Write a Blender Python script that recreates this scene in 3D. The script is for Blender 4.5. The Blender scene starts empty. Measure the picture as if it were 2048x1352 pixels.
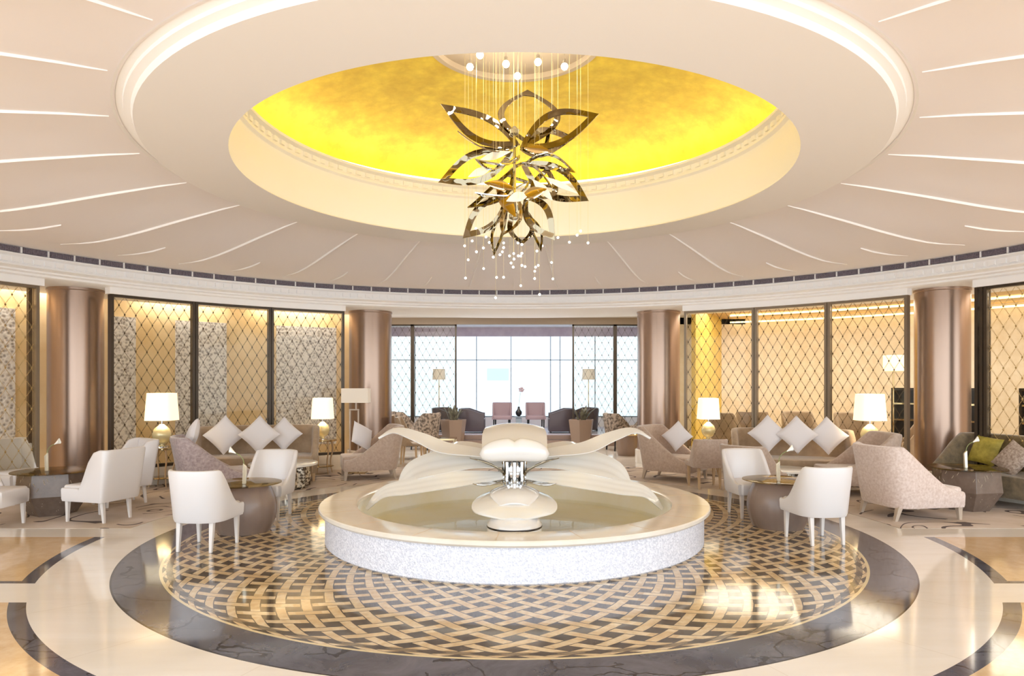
import bpy, math, random
from mathutils import Vector, Matrix
random.seed(7)
PI = math.pi
C = bpy.context.scene.collection
F, HX, HY, EYE = 1364.6, 1029.0, 767.5, 1.75
HC = (0.0, 6.70)      # centre of the round hall
CC = (0.0, 6.98)      # centre of the dome
FC = (0.0, 8.04)      # centre of the fountain and the floor medallion

def onfloor(px, py, z=0.0):
    Y = F*(EYE-z)/(py-HY); return ((px-HX)/F*Y, Y)
def atd(px, py, Y):
    return Vector(((px-HX)/F*Y, Y, EYE-(py-HY)/F*Y))
def rayang(px, R, c=HC):
    t = (px-HX)/F; a = 1+t*t; q = 4*c[1]**2-4*a*(c[1]**2-R*R)
    Y = (2*c[1]+math.sqrt(q))/(2*a)
    return math.atan2(Y-c[1], t*Y-c[0])

# ------------------------------------------------------------------ materials
def lin(c):
    return tuple(x/12.92 if x <= .04045 else ((x+.055)/1.055)**2.4 for x in c)
def col(h):
    h = h.lstrip('#'); return lin([int(h[i:i+2], 16)/255 for i in (0, 2, 4)])+(1.0,)
class NT:
    def __init__(s, m):
        s.t = m.node_tree; s.n = s.t.nodes; s.l = s.t.links
    def put(s, sock, v):
        if v is None: return
        if hasattr(v, 'is_output'): s.l.new(v, sock)
        else: sock.default_value = v
    def m(s, op, a, b=None, c=None):
        n = s.n.new('ShaderNodeMath'); n.operation = op
        for i, v in enumerate((a, b, c)): s.put(n.inputs[i], v)
        return n.outputs[0]
    def mix(s, f, a, b):
        n = s.n.new('ShaderNodeMix'); n.data_type = 'RGBA'
        s.put(n.inputs[0], f); s.put(n.inputs[6], a); s.put(n.inputs[7], b)
        return n.outputs[2]
    def noise(s, vec, scale, detail=4, rough=.6, dist=0):
        n = s.n.new('ShaderNodeTexNoise'); s.put(n.inputs['Vector'], vec)
        n.inputs['Scale'].default_value = scale; n.inputs['Detail'].default_value = detail
        n.inputs['Roughness'].default_value = rough; n.inputs['Distortion'].default_value = dist
        return n.outputs[0]
    def vor(s, vec, scale, feature='F1'):
        n = s.n.new('ShaderNodeTexVoronoi'); n.feature = feature; s.put(n.inputs['Vector'], vec)
        n.inputs['Scale'].default_value = scale
        return n
    def coord(s, kind='Object'):
        return s.n.new('ShaderNodeTexCoord').outputs[kind]
    def xyz(s, v):
        n = s.n.new('ShaderNodeSeparateXYZ'); s.l.new(v, n.inputs[0]); return n.outputs
    def comb(s, x, y, z=0.0):
        n = s.n.new('ShaderNodeCombineXYZ')
        for i, v in enumerate((x, y, z)): s.put(n.inputs[i], v)
        return n.outputs[0]
    def ramp(s, f, a, b):
        n = s.n.new('ShaderNodeMapRange'); s.put(n.inputs[0], f)
        n.inputs[1].default_value = a; n.inputs[2].default_value = b
        return n.outputs[0]
    def band(s, v, lo, hi):
        return s.m('MULTIPLY', s.m('GREATER_THAN', v, lo), s.m('LESS_THAN', v, hi))
    def bump(s, h, strength, dist, bsdf):
        n = s.n.new('ShaderNodeBump'); n.inputs['Strength'].default_value = strength
        n.inputs['Distance'].default_value = dist; s.l.new(h, n.inputs['Height'])
        s.l.new(n.outputs[0], bsdf.inputs['Normal'])
def mat(name, c, rough=.5, metal=0, emit=None, es=0, sheen=0, coat=0, spec=None, trans=0, alpha=None, sss=0):
    m = bpy.data.materials.new(name); m.use_nodes = True
    b = m.node_tree.nodes['Principled BSDF']
    b.inputs['Base Color'].default_value = col(c) if isinstance(c, str) else c
    b.inputs['Roughness'].default_value = rough; b.inputs['Metallic'].default_value = metal
    if emit: b.inputs['Emission Color'].default_value = col(emit); b.inputs['Emission Strength'].default_value = es
    if sheen: b.inputs['Sheen Weight'].default_value = sheen
    if coat: b.inputs['Coat Weight'].default_value = coat; b.inputs['Coat Roughness'].default_value = .05
    if spec is not None: b.inputs['Specular IOR Level'].default_value = spec
    if trans: b.inputs['Transmission Weight'].default_value = trans
    if alpha is not None: b.inputs['Alpha'].default_value = alpha
    return m
def bs(m): return m.node_tree.nodes['Principled BSDF']
def noisy(name, c1, c2, scale, rough=.5, bump=0, metal=0, lo=.35, hi=.65, stretch=None, **k):
    m = mat(name, c1, rough, metal, **k); t = NT(m); v = t.coord()
    if stretch:
        x, y, z = t.xyz(v)
        v = t.comb(t.m('MULTIPLY', x, stretch[0]), t.m('MULTIPLY', y, stretch[1]), t.m('MULTIPLY', z, stretch[2]))
    n = t.noise(v, scale, 5)
    t.l.new(t.mix(t.ramp(n, lo, hi), col(c1), col(c2)), bs(m).inputs['Base Color'])
    if bump: t.bump(t.noise(v, scale*3, 3), bump, .01, bs(m))
    return m
def glassmat(name, tint='#ffffff', gloss=.12):
    m = bpy.data.materials.new(name); m.use_nodes = True; t = NT(m)
    t.n.remove(bs(m)); out = t.n['Material Output']
    tr = t.n.new('ShaderNodeBsdfTransparent'); tr.inputs[0].default_value = col(tint)
    gl = t.n.new('ShaderNodeBsdfGlossy'); gl.inputs['Roughness'].default_value = .02
    fr = t.n.new('ShaderNodeFresnel'); fr.inputs[0].default_value = 1.45
    mx = t.n.new('ShaderNodeMixShader')
    t.l.new(t.m('MULTIPLY', fr.outputs[0], gloss*6), mx.inputs[0]); t.l.new(tr.outputs[0], mx.inputs[1]); t.l.new(gl.outputs[0], mx.inputs[2])
    t.l.new(mx.outputs[0], out.inputs[0])
    return m

M = {}
M['plaster'] = mat('warm_plaster', '#f7f2f4', .6)
M['discgrey'] = mat('grey_beige_disc', '#b9aa96', .5)
M['soffit'] = mat('soffit_plaster', '#f3f0ef', .55)
M['white'] = mat('white_trim', '#faf8f7', .45)
M['ringwhite'] = mat('ring_cream', '#fdf9ee', .4)
M['grille'] = noisy('grille_metal', '#5f5560', '#8a7f88', 60, .5)
M['bronze'] = noisy('brushed_bronze', '#a9907f', '#a18979', 3, .27, metal=.8, stretch=(1, 1, .05))
M['darkframe'] = mat('dark_bronze_frame', '#4a4036', .35, .6)
M['taupeframe'] = mat('taupe_frame', '#837462', .4, .4)
M['lattice'] = mat('lattice_bronze', '#5d4a35', .35, .7)
M['latticegold'] = mat('lattice_gold', '#c9b184', .3, .7)
M['glass'] = glassmat('screen_glass', '#fbfaf5', .05)
M['tabletop'] = glassmat('bronze_glass_top', '#d8c69c', .12)
M['brownpanel'] = mat('dark_brown_panel', '#5b4632', .35)
M['kerb'] = noisy('cream_marble', '#ebe4d9', '#e2d8c8', 2, .15)
M['chair'] = mat('cream_leather', '#dfdad9', .32, coat=.15)
M['chair_leg'] = mat('cream_lacquer_leg', '#e0d9d4', .3)
M['chrome'] = mat('polished_chrome', '#dcdcdc', .04, 1)
M['mirror'] = mat('bronze_mirror', '#8d8069', .04, 1)
t = NT(M['mirror']); t.bump(t.noise(t.coord(), 5, 1), 1.0, .035, bs(M['mirror']))
M['brasschrome'] = mat('champagne_steel', '#cbb48a', .12, 1)
M['lilyvase'] = mat('cream_metal', '#efe6cf', .15, .5)
M['lily'] = mat('calla_white', '#fffdf5', .4)
M['stem'] = mat('green_stem', '#8b9460', .5)
M['pillow'] = mat('white_cushion', '#ece8ea', .7, sheen=.3)
M['darkpillow'] = noisy('fur_cushion', '#c2b2a4', '#8d7a6c', 30, .8)
M['olive'] = noisy('olive_cushion', '#b5a445', '#8f8430', 9, .6)
M['wood'] = mat('light_wood', '#c7a983', .4)
M['leg'] = mat('taupe_leg', '#bfae9c', .35)
M['barrel'] = noisy('taupe_leather', '#8d7a6e', '#85736a', 4, .28)
M['faceted'] = noisy('umber_inlaid_leather', '#6d5d53', '#7c6b5f', 8, .25)
M['inlay'] = mat('pearl_inlay', '#cfc0aa', .3, .3)
M['marbletop'] = mat('white_marble_top', '#f4f1ea', .12)
M['carved'] = noisy('carved_dark_metal', '#4c4035', '#e2d9c8', 22, .25, metal=.6, lo=.45, hi=.55)
M['shade'] = mat('lit_lampshade', '#fff4dc', .8, emit='#ffecc6', es=.55)
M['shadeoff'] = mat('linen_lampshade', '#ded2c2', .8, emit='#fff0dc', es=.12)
M['lampglass'] = mat('amber_glass_base', '#e8ddb2', .08, .2, trans=.35)
M['planter'] = mat('brown_planter', '#8a7362', .35)
M['darktub'] = mat('charcoal_brown_leather', '#4f454a', .35)
M['mauve'] = mat('mauve_fabric', '#b59ba0', .7)
M['patterned'] = noisy('patterned_fabric', '#a08f80', '#4f4338', 16, .7, lo=.45, hi=.6)
M['leaf'] = noisy('dark_leaf', '#3f3d35', '#777562', 12, .5)
M['orchid'] = mat('orchid_petal', '#d9bfc6', .5)
M['black'] = mat('black_glaze', '#1b181c', .2)
M['platform'] = noisy('grey_lilac_stone', '#c9c4d0', '#b8b2c0', 2, .3)
M['step'] = mat('brown_step', '#8b7365', .3)
M['bulkhead'] = mat('taupe_bulkhead', '#9c8a76', .5)
M['mullion'] = mat('pale_mullion', '#98a4ae', .5)
M['winglass'] = glassmat('window_glass', '#cfd4d8', .04)
M['blind'] = noisy('lilac_blind', '#d9cdda', '#cbbccd', 4, .6)
M['bulb'] = mat('bulb_glow', '#fff6e0', .3, emit='#fff2cc', es=10)
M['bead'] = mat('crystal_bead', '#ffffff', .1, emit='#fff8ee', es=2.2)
M['wire'] = mat('nylon_wire', '#f0e2a8', .3)
M['bar'] = mat('black_bar_wood', '#2c241c', .25)
M['honeylit'] = mat('warm_strip_light', '#ffe9a8', .4, emit='#ffe7b0', es=1.5)
M['cove'] = mat('cove_lamp', '#fff0c0', .4, emit='#fff8e8', es=4.4)
M['downlight'] = mat('downlight_lens', '#ffffff', .4, emit='#fff4e4', es=12)
M['building'] = mat('pale_render', '#fbfbfa', .8)
M['bluepane'] = mat('pale_blue_pane', '#d9e2e8', .3)
# crushed velvet in two shades
def velvet(name, a, b, sc=9):
    m = noisy(name, a, b, sc, .65, bump=.25, sheen=.5, lo=.3, hi=.72)
    return m
M['velvet'] = velvet('taupe_crushed_velvet', '#c6b1a0', '#ae9685', 24)
M['velvetpink'] = velvet('rose_beige_crushed_velvet', '#e6d6ce', '#c8b0a3', 34)
M['velvetplum'] = velvet('plum_grey_tufted_velvet', '#bfaeac', '#93807f', 30)
M['sofa'] = velvet('khaki_velvet', '#b59d80', '#9a8268', 6)
M['darksofa'] = velvet('mottled_brown_velvet', '#8f7d5e', '#5d4f3c', 10)
# gold leaf
m = mat('gold_leaf', '#e8c21c', .48, .15); t = NT(m); v = t.coord()
n1 = t.noise(v, 3.0, 6, .7); n2 = t.vor(v, 9).outputs['Distance']
c1 = t.mix(t.ramp(n1, .35, .65), col('#d0b022'), col('#ecd43a')); c1 = t.mix(t.m('MULTIPLY', n2, .35), c1, col('#b09218'))
t.l.new(c1, bs(m).inputs['Base Color']); M['gold'] = m
# mosaic of the fountain drum
m = mat('white_mosaic', '#eeeef4', .25); t = NT(m); v = t.coord()
n = t.vor(v, 75); t.l.new(t.mix(t.ramp(t.xyz(n.outputs['Color'])[0], 0, 1), col('#d0d1dc'), col('#f4f4fb')), bs(m).inputs['Base Color'])
t.bump(n.outputs['Distance'], .35, .01, bs(m)); M['mosaic'] = m
# basin
m = mat('sand_basin', '#d9cc9f', .4); t = NT(m); n = t.noise(t.coord(), 1.6, 4)
t.l.new(t.mix(t.ramp(n, .4, .7), col('#faf4e0'), col('#fdfbf6')), bs(m).inputs['Base Color']); M['basin'] = m
m = glassmat('pool_water', '#fdfcf6', .07); t = NT(m)
bn = t.n.new('ShaderNodeBump'); bn.inputs['Strength'].default_value = .06; bn.inputs['Distance'].default_value = .02
t.l.new(t.noise(t.coord(), 5, 2), bn.inputs['Height'])
for nd in t.n:
    if nd.type == 'BSDF_GLOSSY': t.l.new(bn.outputs[0], nd.inputs['Normal'])
M['water'] = m
M['petal'] = mat('opal_resin_petal', '#e9e7e6', .12, coat=.5)
M['petalcream'] = mat('cream_resin_petal', '#e6e3dd', .12, coat=.5)
# rear and side room walls
M['honey'] = noisy('honey_onyx_panel', '#efd6ab', '#e5c48e', 1.4, .35)
m = mat('silver_embossed_panel', '#d9cfc6', .35, .1); t = NT(m); v = t.coord(); n = t.vor(v, 17)
t.l.new(t.mix(t.ramp(n.outputs['Distance'], .1, .6), col('#9c9088'), col('#f0eae6')), bs(m).inputs['Base Color'])
t.bump(n.outputs['Distance'], .6, .02, bs(m)); M['silver'] = m
M['beigewall'] = noisy('beige_wall_covering', '#ebe0cf', '#e2d3bc', 5, .5)
M['yellowwall'] = noisy('yellow_wall', '#ecd06a', '#dcb94a', 4, .5)
M['roomceil'] = mat('ochre_ceiling', '#d3b27c', .5)
M['rearceil'] = mat('rear_ceiling', '#f6f3f5', .5)
# carpet
m = mat('swirl_carpet', '#c7b6a6', .95); t = NT(m); v = t.coord()
base = t.mix(t.ramp(t.noise(v, 1.3, 3), .35, .65), col('#cfc0b4'), col('#bba893'))
n = t.noise(v, .9, 1, .3, .6)
ln = t.m('ABSOLUTE', t.m('SUBTRACT', t.m('FRACT', t.m('MULTIPLY', n, 7.0)), .5))
n2 = t.noise(v, 2.1, 0, .5)
mask = t.m('MULTIPLY', t.m('LESS_THAN', ln, .065), t.m('GREATER_THAN', n2, .45))
t.l.new(t.mix(mask, base, col('#5b4d49')), bs(m).inputs['Base Color'])
t.bump(t.noise(v, 180, 2), .4, .01, bs(m)); M['carpet'] = m
# the polished stone floor with its medallion
m = mat('polished_stone_floor', '#e9dcc8', .09, coat=.2, spec=.6); t = NT(m); v = t.coord(); x, y, z = t.xyz(v)
dy = t.m('SUBTRACT', y, FC[1]); r = t.m('SQRT', t.m('ADD', t.m('MULTIPLY', x, x), t.m('MULTIPLY', dy, dy)))
th = t.m('ARCTAN2', dy, x); K = 62/(2*PI)
wob = t.m('MULTIPLY', t.m('SUBTRACT', t.noise(v, 5, 2), .5), .10)
gr = t.m('SUBTRACT', t.m('LOGARITHM', t.m('MAXIMUM', r, .2), math.e), t.m('MULTIPLY', t.m('LOGARITHM', t.m('MAXIMUM', t.m('SUBTRACT', 3.76, r), .02), math.e), .065))
lr = t.m('MULTIPLY', gr, K)
ta = t.m('MULTIPLY', th, K)
u = t.m('ADD', t.m('ADD', ta, lr), t.m('ADD', wob, 100)); w = t.m('ADD', t.m('SUBTRACT', ta, lr), t.m('ADD', wob, 100))
fu, fw = t.m('ABSOLUTE', t.m('SUBTRACT', t.m('FRACT', u), .5)), t.m('ABSOLUTE', t.m('SUBTRACT', t.m('FRACT', w), .5))
par = t.m('MODULO', t.m('ADD', t.m('FLOOR', u), t.m('FLOOR', w)), 2.0)
par = t.m('GREATER_THAN', par, .5)
BW = .19
A, B = t.m('LESS_THAN', fu, BW), t.m('LESS_THAN', fw, BW)
def nearline(f):      # thin dark line just outside a strip
    return t.band(f, BW-.01, BW+.05)
lineA = nearline(fu); lineB = nearline(fw)
cutA = t.m('MULTIPLY', lineB, par)                                  # B lies over: A broken at B's edges
cutB = t.m('MULTIPLY', lineA, t.m('SUBTRACT', 1.0, par))
cream = t.m('MAXIMUM', t.m('MULTIPLY', A, t.m('SUBTRACT', 1.0, cutA)), t.m('MULTIPLY', B, t.m('SUBTRACT', 1.0, cutB)))
cn = t.noise(t.comb(t.m('FLOOR', u), t.m('FLOOR', w)), .9, 2)
strip = t.mix(t.ramp(cn, .35, .65), col('#cdb187'), col('#e6d5b6'))
strip = t.mix(t.ramp(t.noise(v, 14, 4), .3, .9), strip, col('#bb9a6c'))
dark = t.mix(t.ramp(t.noise(v, 9, 4), .3, .7), col('#31281f'), col('#5f544a'))
weave = t.mix(cream, dark, strip)
weave = t.mix(t.m('MULTIPLY', t.band(r, 3.60, 3.655), .7), weave, dark)
vs = t.comb(t.m('MULTIPLY', x, 1.0), t.m('MULTIPLY', y, 1.6))
warp = t.n.new('ShaderNodeVectorMath'); warp.operation = 'ADD'; t.l.new(vs, warp.inputs[0])
nn = t.n.new('ShaderNodeTexNoise'); nn.inputs['Scale'].default_value = 1.4; nn.inputs['Detail'].default_value = 5; t.l.new(v, nn.inputs['Vector'])
t.l.new(nn.outputs['Color'], warp.inputs[1])
ve = t.vor(warp.outputs[0], 1.7, 'DISTANCE_TO_EDGE')
crack = t.m('MULTIPLY', t.m('LESS_THAN', ve.outputs['Distance'], .018), t.m('GREATER_THAN', t.noise(v, 1.1, 2), .44))
slate = t.mix(t.ramp(t.noise(v, 2.2, 6, .7, 1.0), .3, .7), col('#3a3a44'), col('#66656f'))
slate = t.mix(crack, slate, col('#262228'))
seam = t.m('LESS_THAN', t.m('ABSOLUTE', t.m('SUBTRACT', t.m('FRACT', t.m('MULTIPLY', th, 24/(2*PI))), .5)), .004)
vein = t.noise(t.comb(t.m('MULTIPLY', x, .5), t.m('MULTIPLY', y, 2.2)), 1.0, 5, .6, .5)
marble = t.mix(t.ramp(vein, .3, .75), col('#ede5db'), col('#e0d4c3'))
tan = t.mix(t.ramp(t.noise(v, 7, 6, .75), .3, .7), col('#dcbe98'), col('#cca87a'))
near = t.m('LESS_THAN', y, 7.79)
cross = t.band(y, 5.46, 5.98)
tanmask = t.m('MULTIPLY', t.m('MULTIPLY', t.m('GREATER_THAN', r, 4.78), near), t.m('SUBTRACT', 1.0, cross))
c = t.mix(tanmask, marble, tan)
ringm = t.m('MULTIPLY', t.m('MULTIPLY', t.band(r, 4.68, 4.80), near), t.m('SUBTRACT', 1.0, cross))
ringm = t.m('MAXIMUM', ringm, t.m('MULTIPLY', t.m('GREATER_THAN', r, 4.70), t.band(y, 5.98, 6.05)))
c = t.mix(ringm, c, slate)
c = t.mix(t.m('MULTIPLY', t.m('LESS_THAN', r, 4.68), t.m('MULTIPLY', seam, .25)), c, col('#bda88c'))
c = t.mix(t.m('LESS_THAN', r, 4.10), c, slate)
c = t.mix(t.band(r, 4.09, 4.105), c, col('#241f22'))
c = t.mix(t.m('LESS_THAN', r, 3.715), c, col('#d9c69c'))
c = t.mix(t.m('LESS_THAN', r, 3.69), c, weave)
t.l.new(c, bs(m).inputs['Base Color']); M['floor'] = m

# ------------------------------------------------------------------ mesh helpers
class MB:
    def __init__(s): s.v = []; s.f = []; s.mi = []; s.cur = 0
    def add(s, vs, fs):
        o = len(s.v); s.v += [tuple(p) for p in vs]; s.f += [tuple(i+o for i in f) for f in fs]; s.mi += [s.cur]*len(fs); return s
    def box(s, x0, x1, y0, y1, z0, z1):
        return s.add([(x0,y0,z0),(x1,y0,z0),(x1,y1,z0),(x0,y1,z0),(x0,y0,z1),(x1,y0,z1),(x1,y1,z1),(x0,y1,z1)],
                     [(0,3,2,1),(4,5,6,7),(0,1,5,4),(1,2,6,5),(2,3,7,6),(3,0,4,7)])
    def loft(s, secs, closed=True, cap=True, ring=False):
        n = len(secs[0]); vs = [p for q in secs for p in q]; fs = []
        k = len(secs); last = k if ring else k-1
        for i in range(last):
            j = (i+1) % k
            for a in range(n if closed else n-1):
                b = (a+1) % n; fs.append((i*n+a, i*n+b, j*n+b, j*n+a))
        if cap and closed and not ring:
            fs.append(tuple(range(n-1, -1, -1))); fs.append(tuple((k-1)*n+a for a in range(n)))
        return s.add(vs, fs)
    def lathe(s, prof, cx=0, cy=0, seg=48, a0=0, a1=2*PI, cap=True):
        full = abs(a1-a0-2*PI) < 1e-6; n = seg if full else seg+1
        secs = []
        for (r, z) in prof:
            secs.append([(cx+r*math.cos(a0+(a1-a0)*i/seg), cy+r*math.sin(a0+(a1-a0)*i/seg), z) for i in range(n)])
        return s.loft(secs, closed=full, cap=cap and full)
    def arcsolid(s, prof, c, a0, a1, seg=48):      # closed profile [(r,z)] swept along an arc, with end caps
        secs = [[(c[0]+r*math.cos(a), c[1]+r*math.sin(a), z) for r, z in prof] for a in [a0+(a1-a0)*i/seg for i in range(seg+1)]]
        return s.loft(secs)
    def tube(s, pts, r, n=6, cap=True):
        pts = [Vector(p) for p in pts]; secs = []
        for i, p in enumerate(pts):
            T = (pts[min(i+1, len(pts)-1)]-pts[max(i-1, 0)]).normalized()
            up = Vector((0, 0, 1)) if abs(T.z) < .9 else Vector((0, 1, 0))
            S = T.cross(up).normalized(); N = S.cross(T)
            rr = r[i] if isinstance(r, (list, tuple)) else r
            secs.append([p+S*rr*math.cos(2*PI*k/n)+N*rr*math.sin(2*PI*k/n) for k in range(n)])
        return s.loft(secs, cap=cap)
    def sph(s, c, r, seg=16, rings=10, sz=1):
        secs = []
        for i in range(rings+1):
            a = -PI/2+PI*i/rings; rr = max(1e-4, r*math.cos(a))
            secs.append([(c[0]+rr*math.cos(2*PI*k/seg), c[1]+rr*math.sin(2*PI*k/seg), c[2]+r*sz*math.sin(a)) for k in range(seg)])
        return s.loft(secs)
    def xf(s, mtx, start=0):
        s.v = s.v[:start]+[tuple(mtx @ Vector(p)) for p in s.v[start:]]; return s
    def build(s, name, mt, parent=None, smooth=False, bevel=0, loc=None, mats=None, sub=0):
        me = bpy.data.meshes.new(name); me.from_pydata(s.v, [], s.f)
        for q in (mats or [mt]): me.materials.append(q)
        if mats:
            for p, k in zip(me.polygons, s.mi): p.material_index = k
        import bmesh
        bm = bmesh.new(); bm.from_mesh(me); bmesh.ops.recalc_face_normals(bm, faces=bm.faces); bm.to_mesh(me); bm.free()
        if smooth:
            me.polygons.foreach_set('use_smooth', [True]*len(me.polygons))
            me.set_sharp_from_angle(angle=math.radians(smooth if smooth is not True else 45))
        o = bpy.data.objects.new(name, me); C.objects.link(o)
        if parent: o.parent = parent
        if loc: o.location = loc
        if bevel:
            b = o.modifiers.new('bevel', 'BEVEL'); b.width = bevel; b.segments = 3; b.limit_method = 'ANGLE'
        if sub:
            b = o.modifiers.new('sub', 'SUBSURF'); b.levels = sub; b.render_levels = sub
        return o
def tag(o, label=None, cat=None, group=None, kind=None):
    if label: o['label'] = label
    if cat: o['category'] = cat
    if group: o['group'] = group
    if kind: o['kind'] = kind
    return o
def thing(name, label, cat, loc=(0, 0, 0), rz=0, group=None, sc=1):
    o = bpy.data.objects.new(name, None); C.objects.link(o); o.location = loc; o.rotation_euler = (0, 0, rz); o.scale = (sc,)*3
    o.empty_display_size = .1
    return tag(o, label, cat, group)
def struct(name, mb, mt, **k):
    return tag(mb.build(name, mt, **k), kind='structure')
def dup(root, loc, rz, label, group=None, sc=None, name=None):
    r = root.copy(); C.objects.link(r); r.location = loc; r.rotation_euler = (0, 0, rz)
    if sc: r.scale = (sc,)*3
    if name: r.name = name
    r['label'] = label
    if group: r['group'] = group
    for ch in list(root.children):
        c = ch.copy(); C.objects.link(c); c.parent = r
        for g in list(ch.children):
            d = g.copy(); C.objects.link(d); d.parent = c
    return r
def paint(root, m1, m2):
    for ch in root.children:
        if ch.type == 'MESH' and m1.name in [q.name for q in ch.data.materials]:
            ch.data = ch.data.copy()
            for i, q in enumerate(ch.data.materials):
                if q.name == m1.name: ch.data.materials[i] = m2
def cr(pts, n):       # Catmull-Rom through points of any length tuples
    P = [pts[0]]+list(pts)+[pts[-1]]; out = []
    for k in range(n+1):
        u = k/n*(len(pts)-1); i = min(int(u), len(pts)-2); f = u-i
        a, b, c, d = P[i:i+4]
        out.append(tuple(.5*((2*b[j])+(-a[j]+c[j])*f+(2*a[j]-5*b[j]+4*c[j]-d[j])*f*f+(-a[j]+3*b[j]-3*c[j]+d[j])*f**3) for j in range(len(b))))
    return out

# ------------------------------------------------------------------ the setting
mb = MB(); mb.box(-17, 17, -3, 24, -.1, 0); struct('floor', mb, M['floor'])
# carpet ring behind and beside the medallion
def carpet():
    mb = MB(); inner = []; outer = []
    a0 = math.asin((8.25-FC[1])/4.66); n = 60
    pts_in = [(12, 8.25)]+[(FC[0]+4.66*math.cos(a), FC[1]+4.66*math.sin(a)) for a in [a0+(PI-2*a0)*i/n for i in range(n+1)]]+[(-12, 8.25)]
    pts_out = []
    for p in pts_in:
        a = math.atan2(p[1]-HC[1], p[0]-HC[0]); pts_out.append((HC[0]+8.05*math.cos(a), HC[1]+8.05*math.sin(a)))
    pi = [p if math.hypot(p[0]-HC[0], p[1]-HC[1]) < 7.9 else (math.copysign(math.sqrt(7.9**2-(8.25-HC[1])**2), p[0]), 8.25) for p in pts_in]
    secs = [[(a[0], a[1], 0.001), (a[0], a[1], .004), (b[0], b[1], .004), (b[0], b[1], 0.001)] for a, b in zip(pi, pts_out)]
    mb.loft(secs); return mb
tag(carpet().build('carpet', M['carpet']), 'taupe lounge carpet with dark swirling lines curving round behind the fountain', 'carpet')

# dome, ring soffit and moulding
def arcring(prof, c, seg=144, a0=0, a1=2*PI): return MB().lathe(prof, c[0], c[1], seg, a0, a1, cap=False)
struct('ceiling_ring', arcring([(2.70, 3.83), (3.41, 3.855)], CC), M['soffit'], smooth=30)
struct('trim_1', arcring([(3.41, 3.855), (3.425, 3.90), (3.475, 3.915), (3.48, 3.94), (3.53, 3.955), (3.56, 3.94)], CC), M['white'], smooth=30)
struct('ceiling_drum', arcring([(2.70, 3.83), (2.72, 3.85), (2.72, 4.36)], CC), M['ringwhite'], smooth=30)
mb = arcring([(2.72, 4.36), (2.68, 4.38), (2.68, 4.41), (2.72, 4.43), (2.72, 4.50), (2.66, 4.52), (2.66, 4.55), (2.80, 4.55), (2.80, 4.50), (2.95, 4.50), (2.95, 4.66)], CC)
for i in range(120):
    a = 2*PI*i/120; s0 = len(mb.v); mb.box(2.69, 2.725, -.035, .035, 4.44, 4.49)
    mb.xf(Matrix.Translation((CC[0], CC[1], 0)) @ Matrix.Rotation(a, 4, 'Z'), s0)
struct('trim_2', mb, M['ringwhite'], smooth=30)
prof = []
for i in range(25):
    q = i/24*PI/2; prof.append((.90+2.03*math.cos(q), 4.66+.60*math.sin(q)))
prof[-1] = (.90, 5.26)
struct('ceiling_dome', arcring(prof, CC), M['gold'], smooth=60)
mb = MB().lathe([(.001, 5.30), (.86, 5.30), (.86, 5.24), (.92, 5.24), (.92, 5.30)], CC[0], CC[1], 72, cap=False)
struct('ceiling_disc', mb, M['discgrey'], smooth=30)
mb = MB().lathe([(2.83, 4.52), (2.90, 4.52), (2.90, 4.56), (2.83, 4.56), (2.83, 4.52)], CC[0], CC[1], 96, cap=False)
tag(mb.build('cove_light', M['cove']), 'ring of warm cove lighting hidden behind the dome ledge', 'cove light')

# pleated outer ceiling: 24 sectors with a soft crease and a white rib between each two
CPROF = [(3.53, 3.95), (3.9, 3.915), (4.55, 3.83), (5.2, 3.735), (5.6, 3.685), (6.0, 3.65), (6.3, 3.645), (6.7, 3.655), (7.0, 3.672), (7.5, 3.712), (7.89, 3.748)]
def cpt(R, a, dz=0):
    f = (R-3.53)/(7.89-3.53); cy = CC[1]*(1-f)+HC[1]*f
    for i in range(len(CPROF)-1):
        if CPROF[i][0] <= R <= CPROF[i+1][0]+1e-6:
            g = (R-CPROF[i][0])/(CPROF[i+1][0]-CPROF[i][0]); z = CPROF[i][1]*(1-g)+CPROF[i+1][1]*g
    return (R*math.cos(a), cy+R*math.sin(a), z+dz)
RR = [3.53+(7.89-3.53)*i/36 for i in range(37)]
OFF = math.radians(7.5*.95+.6)
mb = MB(); nS = 24; sub = 8
cols = []
for k in range(nS*sub):
    a = OFF+2*PI*k/(nS*sub); f = (k % sub)/sub
    tri = 1-abs(f-.5)*2
    cols.append([cpt(R, a, .035*tri*max(0, min(1, (6.6-R)/2.5))*min(1, (R-3.53)/1.0)) for R in RR])
mb.loft(cols, closed=False, cap=False, ring=True)
struct('ceiling', mb, M['plaster'], smooth=12)
mb = MB()
def rib(a, R0, R1, w0, w1, d):
    n = 26; secs = []
    for i in range(n+1):
        f = i/n; R = R0+(R1-R0)*f; w = w0+(w1-w0)*math.sin(min(1, f*1.1)*PI)**.6
        c = Vector(cpt(R, a)); s = Vector((-math.sin(a), math.cos(a), 0))
        secs.append([c-s*w+Vector((0, 0, .01)), c+Vector((0, 0, -d*w/w1)), c+s*w+Vector((0, 0, .01))])
    mb.loft(secs)
for k in range(nS):
    a = OFF+2*PI*k/nS
    rib(a, 3.60, 6.7, .004, .015, .024)
    rib(a+PI/nS, 5.7, 6.8, .002, .008, .012)
struct('trim_3', mb, M['white'])

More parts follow.
